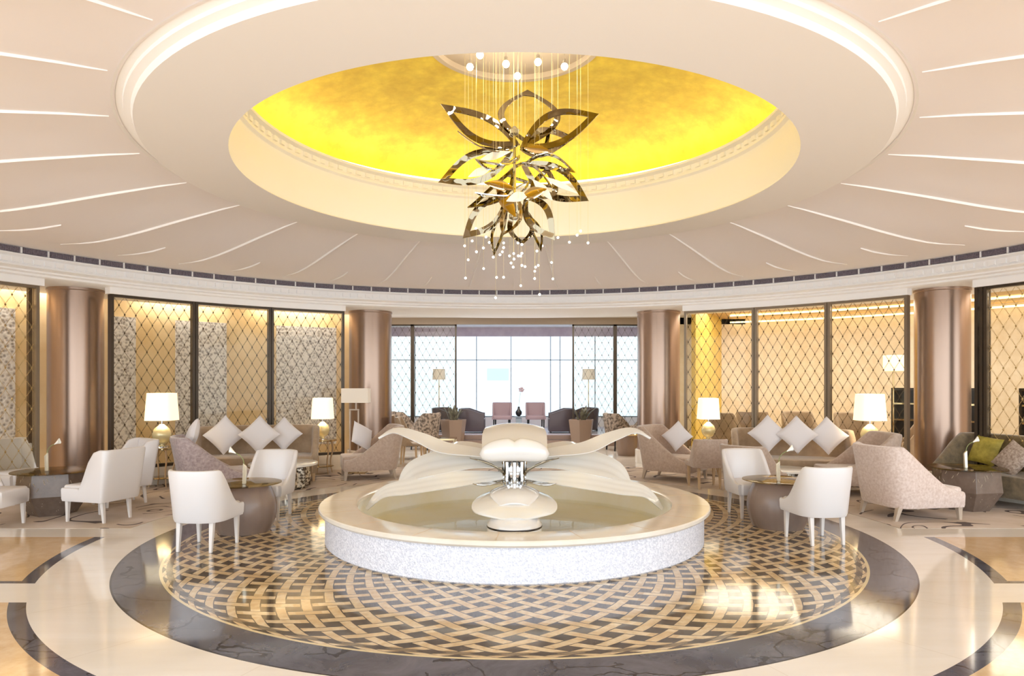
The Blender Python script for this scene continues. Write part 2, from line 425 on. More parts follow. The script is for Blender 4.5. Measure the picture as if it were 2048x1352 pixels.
# entablature with a grille, dentils and mouldings; open towards the camera side
A0, A1 = math.radians(-14), math.radians(194)
struct('trim_4', arcring([(7.89, 3.748), (7.93, 3.75), (7.93, 3.655), (7.86, 3.645), (7.86, 3.625), (7.91, 3.60), (7.91, 3.50), (7.87, 3.49), (7.87, 3.47), (7.96, 3.44), (7.96, 3.415), (8.02, 3.40), (8.02, 3.37), (8.06, 3.35), (9.9, 3.35), (9.9, 3.66)], HC, 160, A0, A1), M['white'], smooth=30)
mb = MB(); n = 190
for i in range(n):
    a = A0+(A1-A0)*(i+.5)/n; s0 = len(mb.v); mb.box(7.885, 7.92, -.05, .05, 3.515, 3.585)
    mb.xf(Matrix.Translation((HC[0], HC[1], 0)) @ Matrix.Rotation(a, 4, 'Z'), s0)
struct('trim_5', mb, M['white'])
mb = MB(); n = 76; mb.cur = 0
mb.lathe([(7.925, 3.742), (7.90, 3.742), (7.90, 3.660), (7.925, 3.66)], HC[0], HC[1], 160, A0, A1, cap=False)
mb.cur = 1
for i in range(n):
    a = A0+(A1-A0)*i/n; s0 = len(mb.v); mb.box(7.885, 7.93, -.012, .012, 3.655, 3.745)
    mb.xf(Matrix.Translation((HC[0], HC[1], 0)) @ Matrix.Rotation(a, 4, 'Z'), s0)
mb.cur = 0
for i in range(900):
    a = A0+(A1-A0)*i/900; s0 = len(mb.v); mb.box(7.893, 7.902, -.006, .006, 3.662, 3.74)
    mb.xf(Matrix.Translation((HC[0], HC[1], 0)) @ Matrix.Rotation(a, 4, 'Z'), s0)
tag(mb.build('air_grille', None, mats=[M['grille'], M['white']]), 'continuous grey slotted air grille running round the cornice', 'air grille')

# roof over the rooms beyond
mb = MB(); mb.box(-17, 17, 6, 26, 3.66, 3.72)
# keep the hall open: build the slab as an annular sheet instead
mb = MB(); secs = []
for i in range(81):
    a = math.radians(-20)+math.radians(220)*i/80
    secs.append([(9.9*math.cos(a), HC[1]+9.9*math.sin(a), 3.64), (19*math.cos(a), HC[1]+19*math.sin(a), 3.64)])
mb.loft(secs, closed=False, cap=False); struct('ceiling_outer', mb, M['rearceil'])

# kerb under the glass and bays
GR = 8.14
def deg(a): return a*180/PI
def kerb(a0, a1, nm):
    struct(nm, MB().arcsolid([(8.04, 0), (8.30, 0), (8.30, .30), (8.04, .30)], HC, a0, a1, 24), M['kerb'], smooth=30)
    mb = MB().arcsolid([(8.07, 3.24), (8.24, 3.24), (8.24, 3.36), (8.07, 3.36)], HC, a0, a1, 24)
    struct(nm+'_valance', mb, M['white'], smooth=30)
LB = (rayang(690, GR), rayang(216, GR)); RB = (rayang(1818, GR), rayang(1366, GR))
kerb(LB[0], LB[1], 'trim_6'); kerb(RB[0], RB[1], 'trim_7')
OL = (rayang(84, GR), rayang(-330, GR)); ORr = (rayang(2390, GR), rayang(1950, GR))
kerb(OL[0], OL[1], 'trim_8'); kerb(ORr[0], ORr[1], 'trim_9')

def lattice_mb(map3, w, z0, z1, pitch=.088, lam=.31, r=.0028):
    mb = MB(); n = max(1, round(w/pitch)); p = w/n
    nz = int((z1-z0)/lam*10)
    for s, amp in ((0, .5), (1, .98)):
        for k in range(0, n+1):
            pts = []
            for i in range(nz+1):
                z = z0+(z1-z0)*i/nz
                sn = math.sin(2*PI*(z-z0)/lam+k*PI)
                xx = k*p+.5*p*(sn if s == 0 else math.copysign(abs(sn)**2.6, sn))
                pts.append(map3(min(max(xx, 0.01), w-.01), z, .012*s))
            mb.tube(pts, r*(1 if s == 0 else .8), 3, cap=False)
    for k in range(n):
        j = 0; z = z0+lam*.25
        while z < z1:
            off = 0
            x = (k+.5)*p
            kk = ((j+k) % 2)
            if kk == 0: mb.sph(map3(x, z, 0), .015, 6, 4)
            z += lam*.5; j += 1
    return mb
def screen(a_lo, a_hi, label, group=None, z0=.30, z1=3.24, R=GR, kind='lattice', post='darkframe'):
    o = thing('glass_screen', label, 'glass screen', (HC[0]+R*math.cos((a_lo+a_hi)/2), HC[1]+R*math.sin((a_lo+a_hi)/2), z0), 0, group)
    ox, oy = o.location.x, o.location.y
    def mp(s, z, d=0):
        a = a_hi-s/R; return (HC[0]+(R+.05+d)*math.cos(a)-ox, HC[1]+(R+.05+d)*math.sin(a)-oy, z-z0)
    w = (a_hi-a_lo)*R
    da = .028/R
    mb = MB()
    for a in (a_lo+da, a_hi-da):
        mb.arcsolid([(R-.03, z0), (R+.09, z0), (R+.09, z1), (R-.03, z1)], HC, a-.022/R, a+.022/R, 1)
    for za, zb in ((z0, z0+.05), (z1-.04, z1)):
        mb.arcsolid([(R-.02, za), (R+.08, za), (R+.08, zb), (R-.02, zb)], HC, a_lo+da, a_hi-da, 12)
    mb.xf(Matrix.Translation((-ox, -oy, -z0))); mb.build('frame', M[post], o)
    mb = MB().arcsolid([(R, z0+.05), (R+.012, z0+.05), (R+.012, z1-.04), (R, z1-.04)], HC, a_lo+2*da, a_hi-2*da, 12)
    mb.xf(Matrix.Translation((-ox, -oy, -z0))); mb.build('glass_pane', M['glass'], o, smooth=30)
    m_ = M['latticegold'] if kind == 'gold' else M['lattice']
    lattice_mb(lambda x, z, d: mp(x+.03, z, d), w-.06, z0+.06, z1-.05).build('lattice', m_, o)
    return o
def bay(pxs, labels, group, **k):
    for i in range(len(pxs)-1):
        a, b = rayang(pxs[i], GR), rayang(pxs[i+1], GR)
        screen(min(a, b), max(a, b), labels[i], group, **k)
bay([220, 390, 542, 689], ['glass screen with bronze lattice beside the far left column, behind the left lamp',
    'middle glass and lattice screen behind the left sofa', 'glass and lattice screen in front of the silver panel left of the second column'], 'left bay lattice screens')
bay([1368, 1509, 1655, 1816], ['glass and lattice screen just right of the third column', 'middle glass and lattice screen behind the right sofa',
    'glass and lattice screen just left of the far right column'], 'right bay lattice screens', post='taupeframe')
screen(rayang(78, GR), rayang(-200, GR), 'lattice screen at the left edge of the picture beyond the column', post='taupeframe', kind='gold')
screen(rayang(2230, GR), rayang(1968, GR), 'lattice screen at the right edge of the picture beyond the column', kind='gold')
screen(rayang(1968, GR), rayang(1950, GR), 'narrow lattice strip between the far right column and the edge screen', kind='gold')

for i_, (pa, pb) in enumerate(((1950, 1968), (56, 78))):
    a, b = sorted((rayang(pa, 8.32), rayang(pb, 8.32)))
    struct('trim_%d' % (20+i_), MB().arcsolid([(8.30, 0), (8.36, 0), (8.36, 3.35), (8.30, 3.35)], HC, a, b, 4), M['brownpanel'])
# columns
def column(px, Y, r, label, trim=.30):
    x = (px-HX)/F*Y
    o = thing('column', label, 'column', (x, Y, 0), 0, 'bronze columns round the hall')
    MB().lathe([(r, trim), (r, 3.30), (r+.012, 3.31), (r+.012, 3.35)], 0, 0, 64).build('shaft', M['bronze'], o, smooth=40)
    MB().lathe([(r+.05, 0), (r+.05, trim-.02), (r+.03, trim)], 0, 0, 64).build('plinth', M['kerb'], o, smooth=40)
column(152, 11.6, .415, 'far left bronze column, pinkish and wide, behind the winged cream chairs')
column(741, 15.2, .465, 'bronze column just left of the rear opening, behind the floor lamp')
column(1317, 15.2, .465, 'bronze column just right of the rear opening')
column(1884, 11.6, .415, 'far right bronze column behind the rose velvet armchair')

# left room wall: honey onyx with silver embossed panels
WR = 10.2
mb = MB().lathe([(WR, 0), (WR, 3.64)], HC[0], HC[1], 60, rayang(742, WR), math.radians(200), cap=False)
struct('wall_left', mb, M['honey'], smooth=30)
k = 10
for a, b in ((-120, 28), (226, 270), (350, 452), (552, 672)):
    k += 1; aa, bb = rayang(b, WR), rayang(a, WR)
    mb = MB().arcsolid([(WR-.05, .35), (WR-.005, .35), (WR-.005, 3.06), (WR-.05, 3.06)], HC, aa, bb, 12)
    struct('trim_%d' % k, mb, M['silver'], smooth=30)
# right room: long beige wall with cove, ochre ceiling strips
WR2 = 14.4
mb = MB().lathe([(WR2, 0), (WR2, 3.64)], HC[0], HC[1], 60, math.radians(-14), rayang(1440, WR2), cap=False)
struct('wall_right', mb, M['beigewall'], smooth=30)
a = rayang(1440, WR2); b = rayang(1330, 9.9)
mb = MB(); x0, y0 = WR2*math.cos(a), HC[1]+WR2*math.sin(a)
mb.loft([[(x0, y0, 0), (x0+.1, y0, 0), (x0+.1, y0, 3.64), (x0, y0, 3.64)], [(4.2, 16.2, 0), (4.3, 16.2, 0), (4.3, 16.2, 3.64), (4.2, 16.2, 3.64)]])
struct('wall_right_return', mb, M['yellowwall'])
# ochre dropped ceiling of the right room
secs = []
for i in range(41):
    aa = math.radians(-14)+(rayang(1400, WR2)-math.radians(-14))*i/40
    secs.append([(9.9*math.cos(aa), HC[1]+9.9*math.sin(aa), 3.60), (14.4*math.cos(aa), HC[1]+14.4*math.sin(aa), 3.60)])
struct('ceiling_right', MB().loft(secs, closed=False, cap=False), M['roomceil'])
for R_, z_, lab in ((11.2, 3.57, 'nearer curved warm ceiling light strip in the right room'), (12.9, 3.57, 'second curved warm ceiling light strip in the right room'), (14.2, 3.50, 'warm cove light strip along the top of the beige wall')):
    mb = MB().arcsolid([(R_-.05, z_-.02), (R_+.05, z_-.02), (R_+.05, z_+.02), (R_-.05, z_+.02)], HC, math.radians(0), rayang(1440, R_)-.02, 40)
    tag(mb.build('strip_light', M['honeylit'], smooth=30), lab, 'ceiling light')
# bar shelf in the right room
def bx(mbx, x0, x1, y0, y1, z0, z1): mbx.box(x0, x1, y0, y1, z0, z1)
def cabinet(x, y, rz, label, w=1.5):
    o = thing('bar_cabinet', label, 'cabinet', (x, y, 0), rz)
    mb = MB(); mb.box(-w/2, w/2, -.2, .2, 0, .08); mb.box(-w/2, -w/2+.05, -.2, .2, .08, 1.6); mb.box(w/2-.05, w/2, -.2, .2, .08, 1.6); mb.box(-w/2, w/2, -.2, .2, 1.6, 1.66); mb.box(-w/2, w/2, .16, .2, .08, 1.6)
    mb.build('cabinet_body', M['bar'], o)
    for z in (.55, .95, 1.3):
        MB().box(-w/2+.05, w/2-.05, -.19, .16, z, z+.035).build('shelf', M['brasschrome'], o)
    return o
cabinet(9.0, 14.6, math.radians(-42), 'black open bar cabinet with gilt shelves seen through glass beside the far right column', 1.6)
cabinet(10.9, 12.3, math.radians(-60), 'long black cabinet low behind the right edge lattice screen', 3.0)

# ------------------------------------------------------------------ rear lounge
struct('platform', MB().box(-6.5, 6.5, 19.45, 24, 0, .30), M['platform'])
struct('step_1', MB().box(-6.5, 6.5, 19.15, 19.45, 0, .15), M['step'])
struct('platform_edge', MB().box(-6.5, 6.5, 19.43, 19.47, .16, .285), M['step'])
struct('bulkhead', MB().box(-7, 7, 19.5, 19.75, 3.45, 3.64), M['bulkhead'])
struct('wall_rear_left', MB().box(-7.2, -4.2, 19.5, 19.7, 0, 3.64), M['beigewall'])
struct('wall_rear_right', MB().box(4.2, 7.2, 19.5, 19.7, 0, 3.64), M['beigewall'])
struct('wall_side_left', MB().box(-5.2, -5.1, 19.7, 23.3, 0, 3.64), M['rearceil'])
struct('wall_side_right', MB().box(5.1, 5.2, 19.7, 23.3, 0, 3.64), M['rearceil'])
struct('wall_sill', MB().box(-5.2, 5.2, 23.0, 23.3, 0, .62), M['rearceil'])
struct('window_blind', MB().box(-5.1, 5.1, 22.9, 23.0, 3.34, 3.64), M['blind'])
w = bpy.data.objects.new('window_1', None); C.objects.link(w); w.location = (0, 23.1, .62); tag(w, kind='structure')
mb = MB()
for px in (830, 953, 1022, 1101, 1120, 1190):
    X = (px-HX)/F*23.1; mb.box(X-.012, X+.012, -.03, .03, 0, 2.8)
for X in (-5.08, 5.08): mb.box(X-.03, X+.03, -.03, .03, 0, 2.8)
zz = EYE-(720-HY)/F*23.1-.62; mb.box(-5.1, 5.1, -.03, .03, zz-.012, zz+.012); mb.box(-5.1, 5.1, -.04, .04, 0, .04)
mb.build('window_frame', M['mullion'], w)
MB().box(-5.05, 5.05, .035, .045, 0, 2.8).build('pane', M['winglass'], w)
o = thing('building', 'pale building with a small bluish window, faint beyond the rear glazing', 'building', (0, 36, 0))
MB().box(-14, 14, 0, 2, 0, 2.3).build('wall', M['building'], o)
MB().box(-1.45, -.3, -.03, .02, 1.92, 2.55).build('window', M['bluepane'], o)
MB().box(-1.6, -.15, -.02, 1.9, 1.85, 2.62).build('dormer', M['building'], o)

# flat lattice screens on the platform edge
def flatscreen(x0, x1, label):
    o = thing('glass_screen', label, 'glass screen', ((x0+x1)/2, 19.6, .30), 0, 'rear lounge lattice screens')
    w = x1-x0; mb = MB(); mb.box(-w/2, -w/2+.05, -.03, .03, 0, 3.15); mb.box(w/2-.05, w/2, -.03, .03, 0, 3.15); mb.box(-w/2, w/2, -.03, .03, 3.11, 3.15)
    mb.build('frame', M['darkframe'], o)
    MB().box(-w/2+.05, w/2-.05, -.006, .006, 0, 3.11).build('glass_pane', M['glass'], o)
    lattice_mb(lambda x, z, d: (x-w/2+.04, .03+d, z), w-.08, .02, 3.10, .1, .36, .0022).build('lattice', M['lattice'], o)
for x0, x1, l in ((-4.15, -2.93, 'outermost left lattice screen of the rear lounge, beside the second column'), (-2.93, -1.66, 'inner left lattice screen of the rear lounge with a lamp behind it'),
                  (1.66, 2.89, 'inner right lattice screen of the rear lounge with a lamp behind it'), (2.89, 4.15, 'outermost right lattice screen of the rear lounge, beside the third column')):
    flatscreen(x0, x1, l)

# ------------------------------------------------------------------ upholstered seats
def shell(W, D, z0, zs, zt, arm, th, e=2.0, crn=.5, y0=-.15, y1=.15, p=1.6, flare=.04, lean=.06, sidez=None):
    """Thick upholstered wall round a seat: plan is a U open to +Y, the top edge sweeps down from the back to the arms."""
    yb = -D/2+crn*D
    path = [(W/2, D/2-.02-(D/2-.02-yb)*i/8) for i in range(8)]
    n = 32
    for i in range(n+1):
        a = PI*i/n; ca, sa = math.cos(a), math.sin(a)
        path.append((W/2*math.copysign(abs(ca)**(2/e), ca), yb-crn*D*abs(sa)**(2/e)))
    path += [(-W/2, yb+(D/2-.02-yb)*i/8) for i in range(1, 9)]
    secs = []
    for i, (x, y) in enumerate(path):
        a, b = path[max(i-1, 0)], path[min(i+1, len(path)-1)]
        tx, ty = b[0]-a[0], b[1]-a[1]; L = math.hypot(tx, ty) or 1; nx, ny = -ty/L, tx/L
        if nx*x+ny*(y-yb if y < yb else 0) < 0: nx, ny = -nx, -ny
        u = max(0, min(1, (y1-y)/(y1-y0))); h = arm+(zt-arm)*(u**p)
        q = []
        def P(off, z):
            g = max(0, (z-z0))/(zt-z0)
            return (x+nx*(off+flare*g), y+ny*(off+flare*g)-lean*g*max(0, -y)/(D/2), z)
        q.append(P(-.01, z0)); q.append(P(0, z0+.03)); q.append(P(0, z0+(h-z0)*.5)); q.append(P(0, h-th*.5)); q.append(P(-th*.15, h-th*.12)); q.append(P(-th*.5, h))
        q.append(P(-th*.85, h-th*.12)); q.append(P(-th, h-th*.5)); q.append(P(-th, zs-.03+(h-zs)*.4 if h > zs else h-th*.6)); q.append(P(-th, z0+.02)); q.append(P(-th, z0))
        secs.append(q)
    return MB().loft(secs)
def seatpad(W, D, z0, zs, th, e, crn, inset=.5, front=0.0):
    yb = -D/2+crn*D; pts = []
    for i in range(25):
        a = PI*i/24; ca, sa = math.cos(a), math.sin(a)
        pts.append(((W/2-th*inset)*math.copysign(abs(ca)**(2/e), ca), yb-(crn*D-th*inset)*abs(sa)**(2/e)))
    pts = [(W/2-th*inset, D/2+front-.03), (W/2-th*inset-.03, D/2+front)][::-1]+pts+[(-(W/2-th*inset), D/2+front-.03), (-(W/2-th*inset)+.03, D/2+front)]
    def ring(s, z): return [(x*s, y*s+(1-s)*0, z) for x, y in pts]
    return MB().loft([ring(.97, z0), ring(1, z0+.02), ring(1, zs-.035), ring(.985, zs-.01), ring(.95, zs), ring(.5, zs+.008)])
def leg(x, y, z, wt, wb, dx=0, dy=0):
    return MB().loft([[(x+dx-wb/2, y+dy-wb/2, 0), (x+dx+wb/2, y+dy-wb/2, 0), (x+dx+wb/2, y+dy+wb/2, 0), (x+dx-wb/2, y+dy+wb/2, 0)],
                      [(x-wt/2, y-wt/2, z), (x+wt/2, y-wt/2, z), (x+wt/2, y+wt/2, z), (x-wt/2, y+wt/2, z)]])
def seat(name, label, cat, up, lg, W, D, z0, zs, zt, arm, th, e=2.0, crn=.5, y0=-.15, y1=.15, p=1.6, flare=.04, lean=.06, lw=.05, lb=.03, splay=.03, front=0, piping=None, tuft=None, skirt=None, group=None):
    o = thing(name, label, cat, group=group)
    shell(W, D, z0, zs, zt, arm, th, e, crn, y0, y1, p, flare, lean).build('backrest', M[up], o, smooth=50)
    seatpad(W, D, z0, zs, th, e, crn, .5, front).build('seat', M[up], o, smooth=40)
    for sx in (-1, 1):
        leg(sx*(W/2-.06), D/2-.06, z0+.03, lw, lb, sx*.0, splay*.3).build('leg', M[lg], o, bevel=.004)
        leg(sx*(W/2-.10), -D/2+.10, z0+.03, lw, lb, sx*.0, -splay).build('leg', M[lg], o, bevel=.004)
    if skirt: seatpad(W*1.0, D, z0-.03, z0+.012, th*.4, e, crn, .5, front).build('base_rail', M[skirt], o, smooth=40)
    if tuft:
        mb = MB(); yb = -D/2+th+.0
        for r_ in range(3):
            for k in range(-3, 4):
                x = k*W*.1+(W*.05 if r_ % 2 else 0); zz = zs+.12+r_*.13
                if abs(x) < W*.33: mb.sph((x, -D/2+th+.03+.25*(abs(x)/W)**2*0-lean*(zz-z0)/(zt-z0), zz), .012, 6, 4)
        mb.build('tufting_button', M[tuft], o)
    return o
def place(o, x, y, face, sc=None):
    o.location = (x, y, 0); o.rotation_euler = (0, 0, math.radians(face-90))
    if sc: o.scale = (sc,)*3
    return o
tub = dict(W=.56, D=.58, z0=.31, zs=.46, zt=.86, arm=.45, th=.055, e=2.6, crn=.42, y0=-.17, y1=.20, p=1.7, flare=.035, lean=.05)
CH = seat('tub_chair', 'cream leather tub chair in the left foreground with its back to the viewer', 'chair', 'chair', 'chair_leg', group='cream tub chairs', **tub)
place(CH, -3.30, 7.30, 84)
def pl(face): return math.radians(face-90)
dup(CH, (-3.22, 8.98, 0), pl(-96), 'cream leather tub chair facing us behind the left barrel table', 'cream tub chairs')
dup(CH, (3.36, 7.60, 0), pl(98), 'cream leather tub chair in the right foreground with its back to the viewer', 'cream tub chairs')
dup(CH, (3.13, 9.10, 0), pl(-82), 'cream leather tub chair facing us behind the right barrel table', 'cream tub chairs')
wing = dict(W=.60, D=.66, z0=.27, zs=.47, zt=.93, arm=.44, th=.06, e=6, crn=.12, y0=-.20, y1=-.02, p=.55, flare=.03, lean=.08)
WC = seat('wing_chair', 'cream winged chair facing left with its seat towards the dark faceted table', 'chair', 'chair', 'chair_leg', group='cream wing chairs', **wing)
place(WC, -5.33, 8.80, 164)
dup(WC, (-5.74, 9.95, 0), pl(232), 'cream winged chair behind the other, with its back near the far left lamp table', 'cream wing chairs')
dup(WC, (-6.42, 8.3, 0), pl(4), 'cream chair cut by the left edge, only its seat and leg in view', 'cream wing chairs')
dup(WC, (-7.35, 10.1, 0), pl(-22), 'cream winged chair cut by the left edge, behind the faceted table', 'cream wing chairs')

arm = dict(W=.84, D=.98, z0=.17, zs=.42, zt=.955, arm=.37, th=.10, e=3.2, crn=.30, y0=-.34, y1=.42, p=1.55, flare=.05, lean=.10, lw=.07, lb=.04, splay=.06)
def armchair(label, up, group=None, tuft=None, lg='leg'):
    return seat('lounge_armchair', label, 'armchair', up, lg, group=group, tuft=tuft, **arm)
AJ = armchair('rose beige crushed velvet armchair at the right, its back and side towards us', 'velvetpink', tuft='velvetplum')
place(AJ, 5.22, 9.05, 10)
AI = armchair('plum grey crushed velvet armchair behind the left foreground chair', 'velvetplum', tuft='velvetpink'); place(AI, -4.66, 10.62, 30)
AK = armchair('taupe crushed velvet armchair facing left in front of the second column', 'velvet', 'taupe velvet armchairs'); place(AK, -2.72, 12.75, 198, 1.02)
dup(AK, (2.93, 12.55, 0), pl(-38), 'taupe velvet armchair in front of the third column, a pillow on its seat', 'taupe velvet armchairs')
dup(AK, (5.42, 10.9, 0), pl(176), 'taupe velvet armchair facing left behind the right foreground tub chair', 'taupe velvet armchairs')
dup(AK, (3.74, 10.6, 0), pl(40), 'small taupe velvet armchair half hidden by the cream chair right of the fountain', 'taupe velvet armchairs', sc=.86)
din = dict(W=.55, D=.58, z0=.36, zs=.46, zt=.84, arm=.45, th=.05, e=4, crn=.25, y0=-.22, y1=.05, p=1.3, flare=.02, lean=.06)
DC = seat('side_chair', 'plain taupe velvet side chair with its back to us near the fountain rim', 'chair', 'velvet', 'wood', **din)
place(DC, 3.22, 11.5, 92)

sof = dict(W=2.1, D=.85, z0=.15, zs=.46, zt=.98, arm=.50, th=.12, e=4.5, crn=.45, y0=-.15, y1=.42, p=1.1, flare=.05, lean=.08, lw=.06, lb=.04, splay=.02)
S1 = seat('sofa', 'khaki velvet three-seat sofa on the left below the lattice screens', 'sofa', 'sofa', 'wood', group='khaki sofas', **sof)
place(S1, -4.65, 12.3, -74)
S2 = dup(S1, (4.95, 12.15, 0), pl(-106), 'khaki velvet three-seat sofa on the right below the lattice screens', 'khaki sofas', sc=.95)
S3 = seat('sofa', 'mottled brown velvet sofa cut by the right edge', 'sofa', 'darksofa', 'wood', **{**sof, 'W': 1.5, 'D': .8}); place(S3, 7.12, 10.05, 198)

# ------------------------------------------------------------------ pillows
def pillow_mesh(s=.46, t=.09):
    mb = MB(); n = 14
    def hgt(u, v): return t*((1-u*u)*(1-v*v))**.42
    def xy(u, v):
        k = 1-.07*(1-abs(u)**2)*(abs(v)**3)-.0; k2 = 1-.07*(1-abs(v)**2)*(abs(u)**3)
        return (u*s/2*k2, v*s/2*k)
    for sg in (1, -1):
        vs = []; fs = []
        for i in range(n+1):
            for j in range(n+1):
                u, v = -1+2*i/n, -1+2*j/n; x, y = xy(u, v); vs.append((x, sg*hgt(u, v), y))
        for i in range(n):
            for j in range(n): fs.append((i*(n+1)+j, (i+1)*(n+1)+j, (i+1)*(n+1)+j+1, i*(n+1)+j+1))
        mb.add(vs, fs)
    import bmesh
    mb2 = mb; return mb2
PM = None
def pillow(label, pos, yaw, lean_, roll=45, sc=1, mt='pillow', group='white diamond pillows'):
    global PM
    if PM is None:
        o = pillow_mesh().build('throw_pillow', M['pillow'], smooth=70); PM = o
    else:
        o = PM.copy(); C.objects.link(o)
    if mt != 'pillow': o.data = PM.data.copy(); o.data.materials[0] = M[mt]
    o.rotation_mode = 'QUATERNION'
    q = Matrix.Rotation(math.radians(yaw), 3, 'Z') @ Matrix.Rotation(math.radians(lean_), 3, 'X') @ Matrix.Rotation(math.radians(roll), 3, 'Y')
    o.rotation_quaternion = q.to_quaternion(); o.location = pos; o.scale = (sc, sc*1.0, sc)
    return tag(o, label, 'pillow', group)
pillow('white diamond pillow at the left end of the left sofa', atd(449, 870, 12.28), 14, -18, sc=1.14)
pillow('white diamond pillow in the middle of the left sofa', atd(518, 869, 12.12), 12, -18, sc=1.1)
pillow('white diamond pillow at the right end of the left sofa', atd(568, 868, 12.5), 16, -18, sc=1.02)
pillow('white diamond pillow at the left end of the right sofa', atd(1536, 867, 12.18), -16, -18, sc=1.08)
pillow('white diamond pillow in the middle of the right sofa', atd(1594, 869, 11.95), -16, -18, sc=1.08)
pillow('white diamond pillow at the right end of the right sofa', atd(1655, 871, 11.95), -16, -18, sc=1.08)
pillow('white pillow peeking over the plum grey armchair', atd(384, 872, 10.62), -60, -18, sc=.95)
pillow('white pillow standing in the taupe armchair beside the floor lamp', atd(724, 872, 12.75), 60, -22, 30, 1.0)
pillow('white diamond pillow in the armchair before the third column', atd(1354, 872, 12.62), -30, -18, sc=.92)
pillow('olive square cushion on the brown sofa at the right edge', Vector((7.16, 10.38, .74)), -70, -20, 8, .95, 'olive', None)
pillow('mottled grey fur cushion on the brown sofa at the right edge', Vector((7.10, 9.72, .68)), -70, -24, 30, .95, 'darkpillow', None)

# ------------------------------------------------------------------ tables
def barrel(loc, label):
    o = thing('barrel_table', label, 'table', loc, group='barrel tables with glass tops')
    prof = []
    for i in range(17):
        f = i/16; prof.append((.245+.125*math.sin(PI*(.12+.80*f))**.9, f*.555))
    mb = MB(); seg = 80; secs = []
    for r, z in prof:
        secs.append([((r-.006*(1 if k % 10 == 0 else 0))*math.cos(2*PI*k/seg+.25), (r-.006*(1 if k % 10 == 0 else 0))*math.sin(2*PI*k/seg+.25), z) for k in range(seg)])
    mb.loft(secs).build('pedestal', M['barrel'], o, smooth=60)
    MB().lathe([(.40, .560), (.425, .566), (.425, .576), (.40, .58)], 0, 0, 64).build('glass_top', M['tabletop'], o, smooth=30)
    MB().lathe([(.12, .555), (.12, .561)], 0, 0, 32).build('mount_disc', M['brasschrome'], o)
    return o
barrel((-3.22, 8.13, 0), 'taupe barrel pedestal table with round glass top, left of the fountain')
barrel((3.24, 8.38, 0), 'taupe barrel pedestal table with round glass top, right of the fountain')
def faceted(loc, label, rz):
    o = thing('faceted_table', label, 'table', loc, rz, group='dark faceted tables')
    def hexa(r, z, sq=1): return [(r*math.cos(PI/3*k), r*math.sin(PI/3*k)*sq, z) for k in range(6)]
    MB().loft([hexa(.27, 0), hexa(.43, .27), hexa(.40, .56)]).build('pedestal', M['faceted'], o, bevel=.004)
    mb = MB(); rnd = random.Random(3)
    for k in range(6):
        a0, a1 = PI/3*k, PI/3*(k+1)
        for j in range(12):
            z = rnd.uniform(.03, .53); f = rnd.uniform(.08, .92)
            R_ = (.27+.16*z/.27) if z < .27 else (.43-.03*(z-.27)/.29)
            x = (math.cos(a0)*(1-f)+math.cos(a1)*f)*R_*1.004; y = (math.sin(a0)*(1-f)+math.sin(a1)*f)*R_*1.004
            d = Vector((math.cos(a1)-math.cos(a0), math.sin(a1)-math.sin(a0), 0)).normalized()*.02*rnd.choice((-1, 1))
            mb.tube([Vector((x, y, z)), Vector((x, y, z+.022))+d*.7, Vector((x, y, z+.04))+d], .003, 4)
    mb.build('inlay', M['inlay'], o)
    MB().lathe([(.46, .565), (.485, .571), (.485, .582), (.46, .586)], 0, 0, 64).build('glass_top', M['tabletop'], o, smooth=30)
    return o
faceted((-6.22, 9.2, 0), 'dark umber faceted table with round glass top among the winged chairs', .5)
faceted((6.33, 9.55, 0), 'dark umber faceted table with round glass top beside the rose armchair', .2)
def lily(loc, label, rz=0):
    o = thing('lily_vase', label, 'vase', loc, rz, group='slim table vases')
    MB().loft([[(-.018, -.018, 0), (.018, -.018, 0), (.018, .018, 0), (-.018, .018, 0)], [(-.028, -.014, .2), (.012, -.014, .24), (.012, .014, .24), (-.028, .014, .2)]]).build('vase_body', M['lilyvase'], o, bevel=.003)
    MB().tube(cr([(0, 0, .18), (.01, 0, .27), (.05, 0, .33), (.11, 0, .36)], 12), .005, 6).build('stem', M['stem'], o)
    secs = []
    for i in range(8):
        f = i/7; r = .006+.022*f**1.5; c = Vector((.10+.07*f, 0, .355+.035*f))
        secs.append([c+Vector((-.3*r*math.cos(a), r*math.sin(a), r*math.cos(a)+(.018*f if math.cos(a) > .6 else 0))) for a in [2*PI*k/12 for k in range(12)]])
    MB().loft(secs, cap=False).build('bloom', M['lily'], o, smooth=60)
lily((-3.16, 7.98, .58), 'slim cream vase with one white calla lily on the left barrel table', PI)
lily((3.18, 8.22, .58), 'slim cream vase with one white calla lily on the right barrel table')
lily((-6.25, 9.12, .586), 'slim cream vase with one white lily on the far left faceted table')
lily((6.25, 9.45, .586), 'slim cream vase with one white lily on the far right faceted table')
def coffee(loc, label, sc=1):
    o = thing('coffee_table', label, 'table', loc, 0, 'round marble coffee tables', sc)
    MB().lathe([(.53, .385), (.56, .395), (.56, .425), (.54, .435)], 0, 0, 64).build('marble_top', M['marbletop'], o, smooth=30)
    mb = MB(); seg = 48
    secs = [[((r*(1+.05*math.sin(k*PI/2)))*math.cos(2*PI*k/seg), (r*(1+.05*math.sin(k*PI/2)))*math.sin(2*PI*k/seg), z) for k in range(seg)] for r, z in ((.36, 0), (.42, .05), (.43, .2), (.40, .385))]
    mb.loft(secs).build('carved_drum', M['carved'], o, smooth=30)
coffee((-3.88, 11.45, 0), 'round white marble coffee table with carved drum in front of the left sofa')
coffee((4.46, 11.3, 0), 'round white marble coffee table with carved drum in front of the right sofa', .8)
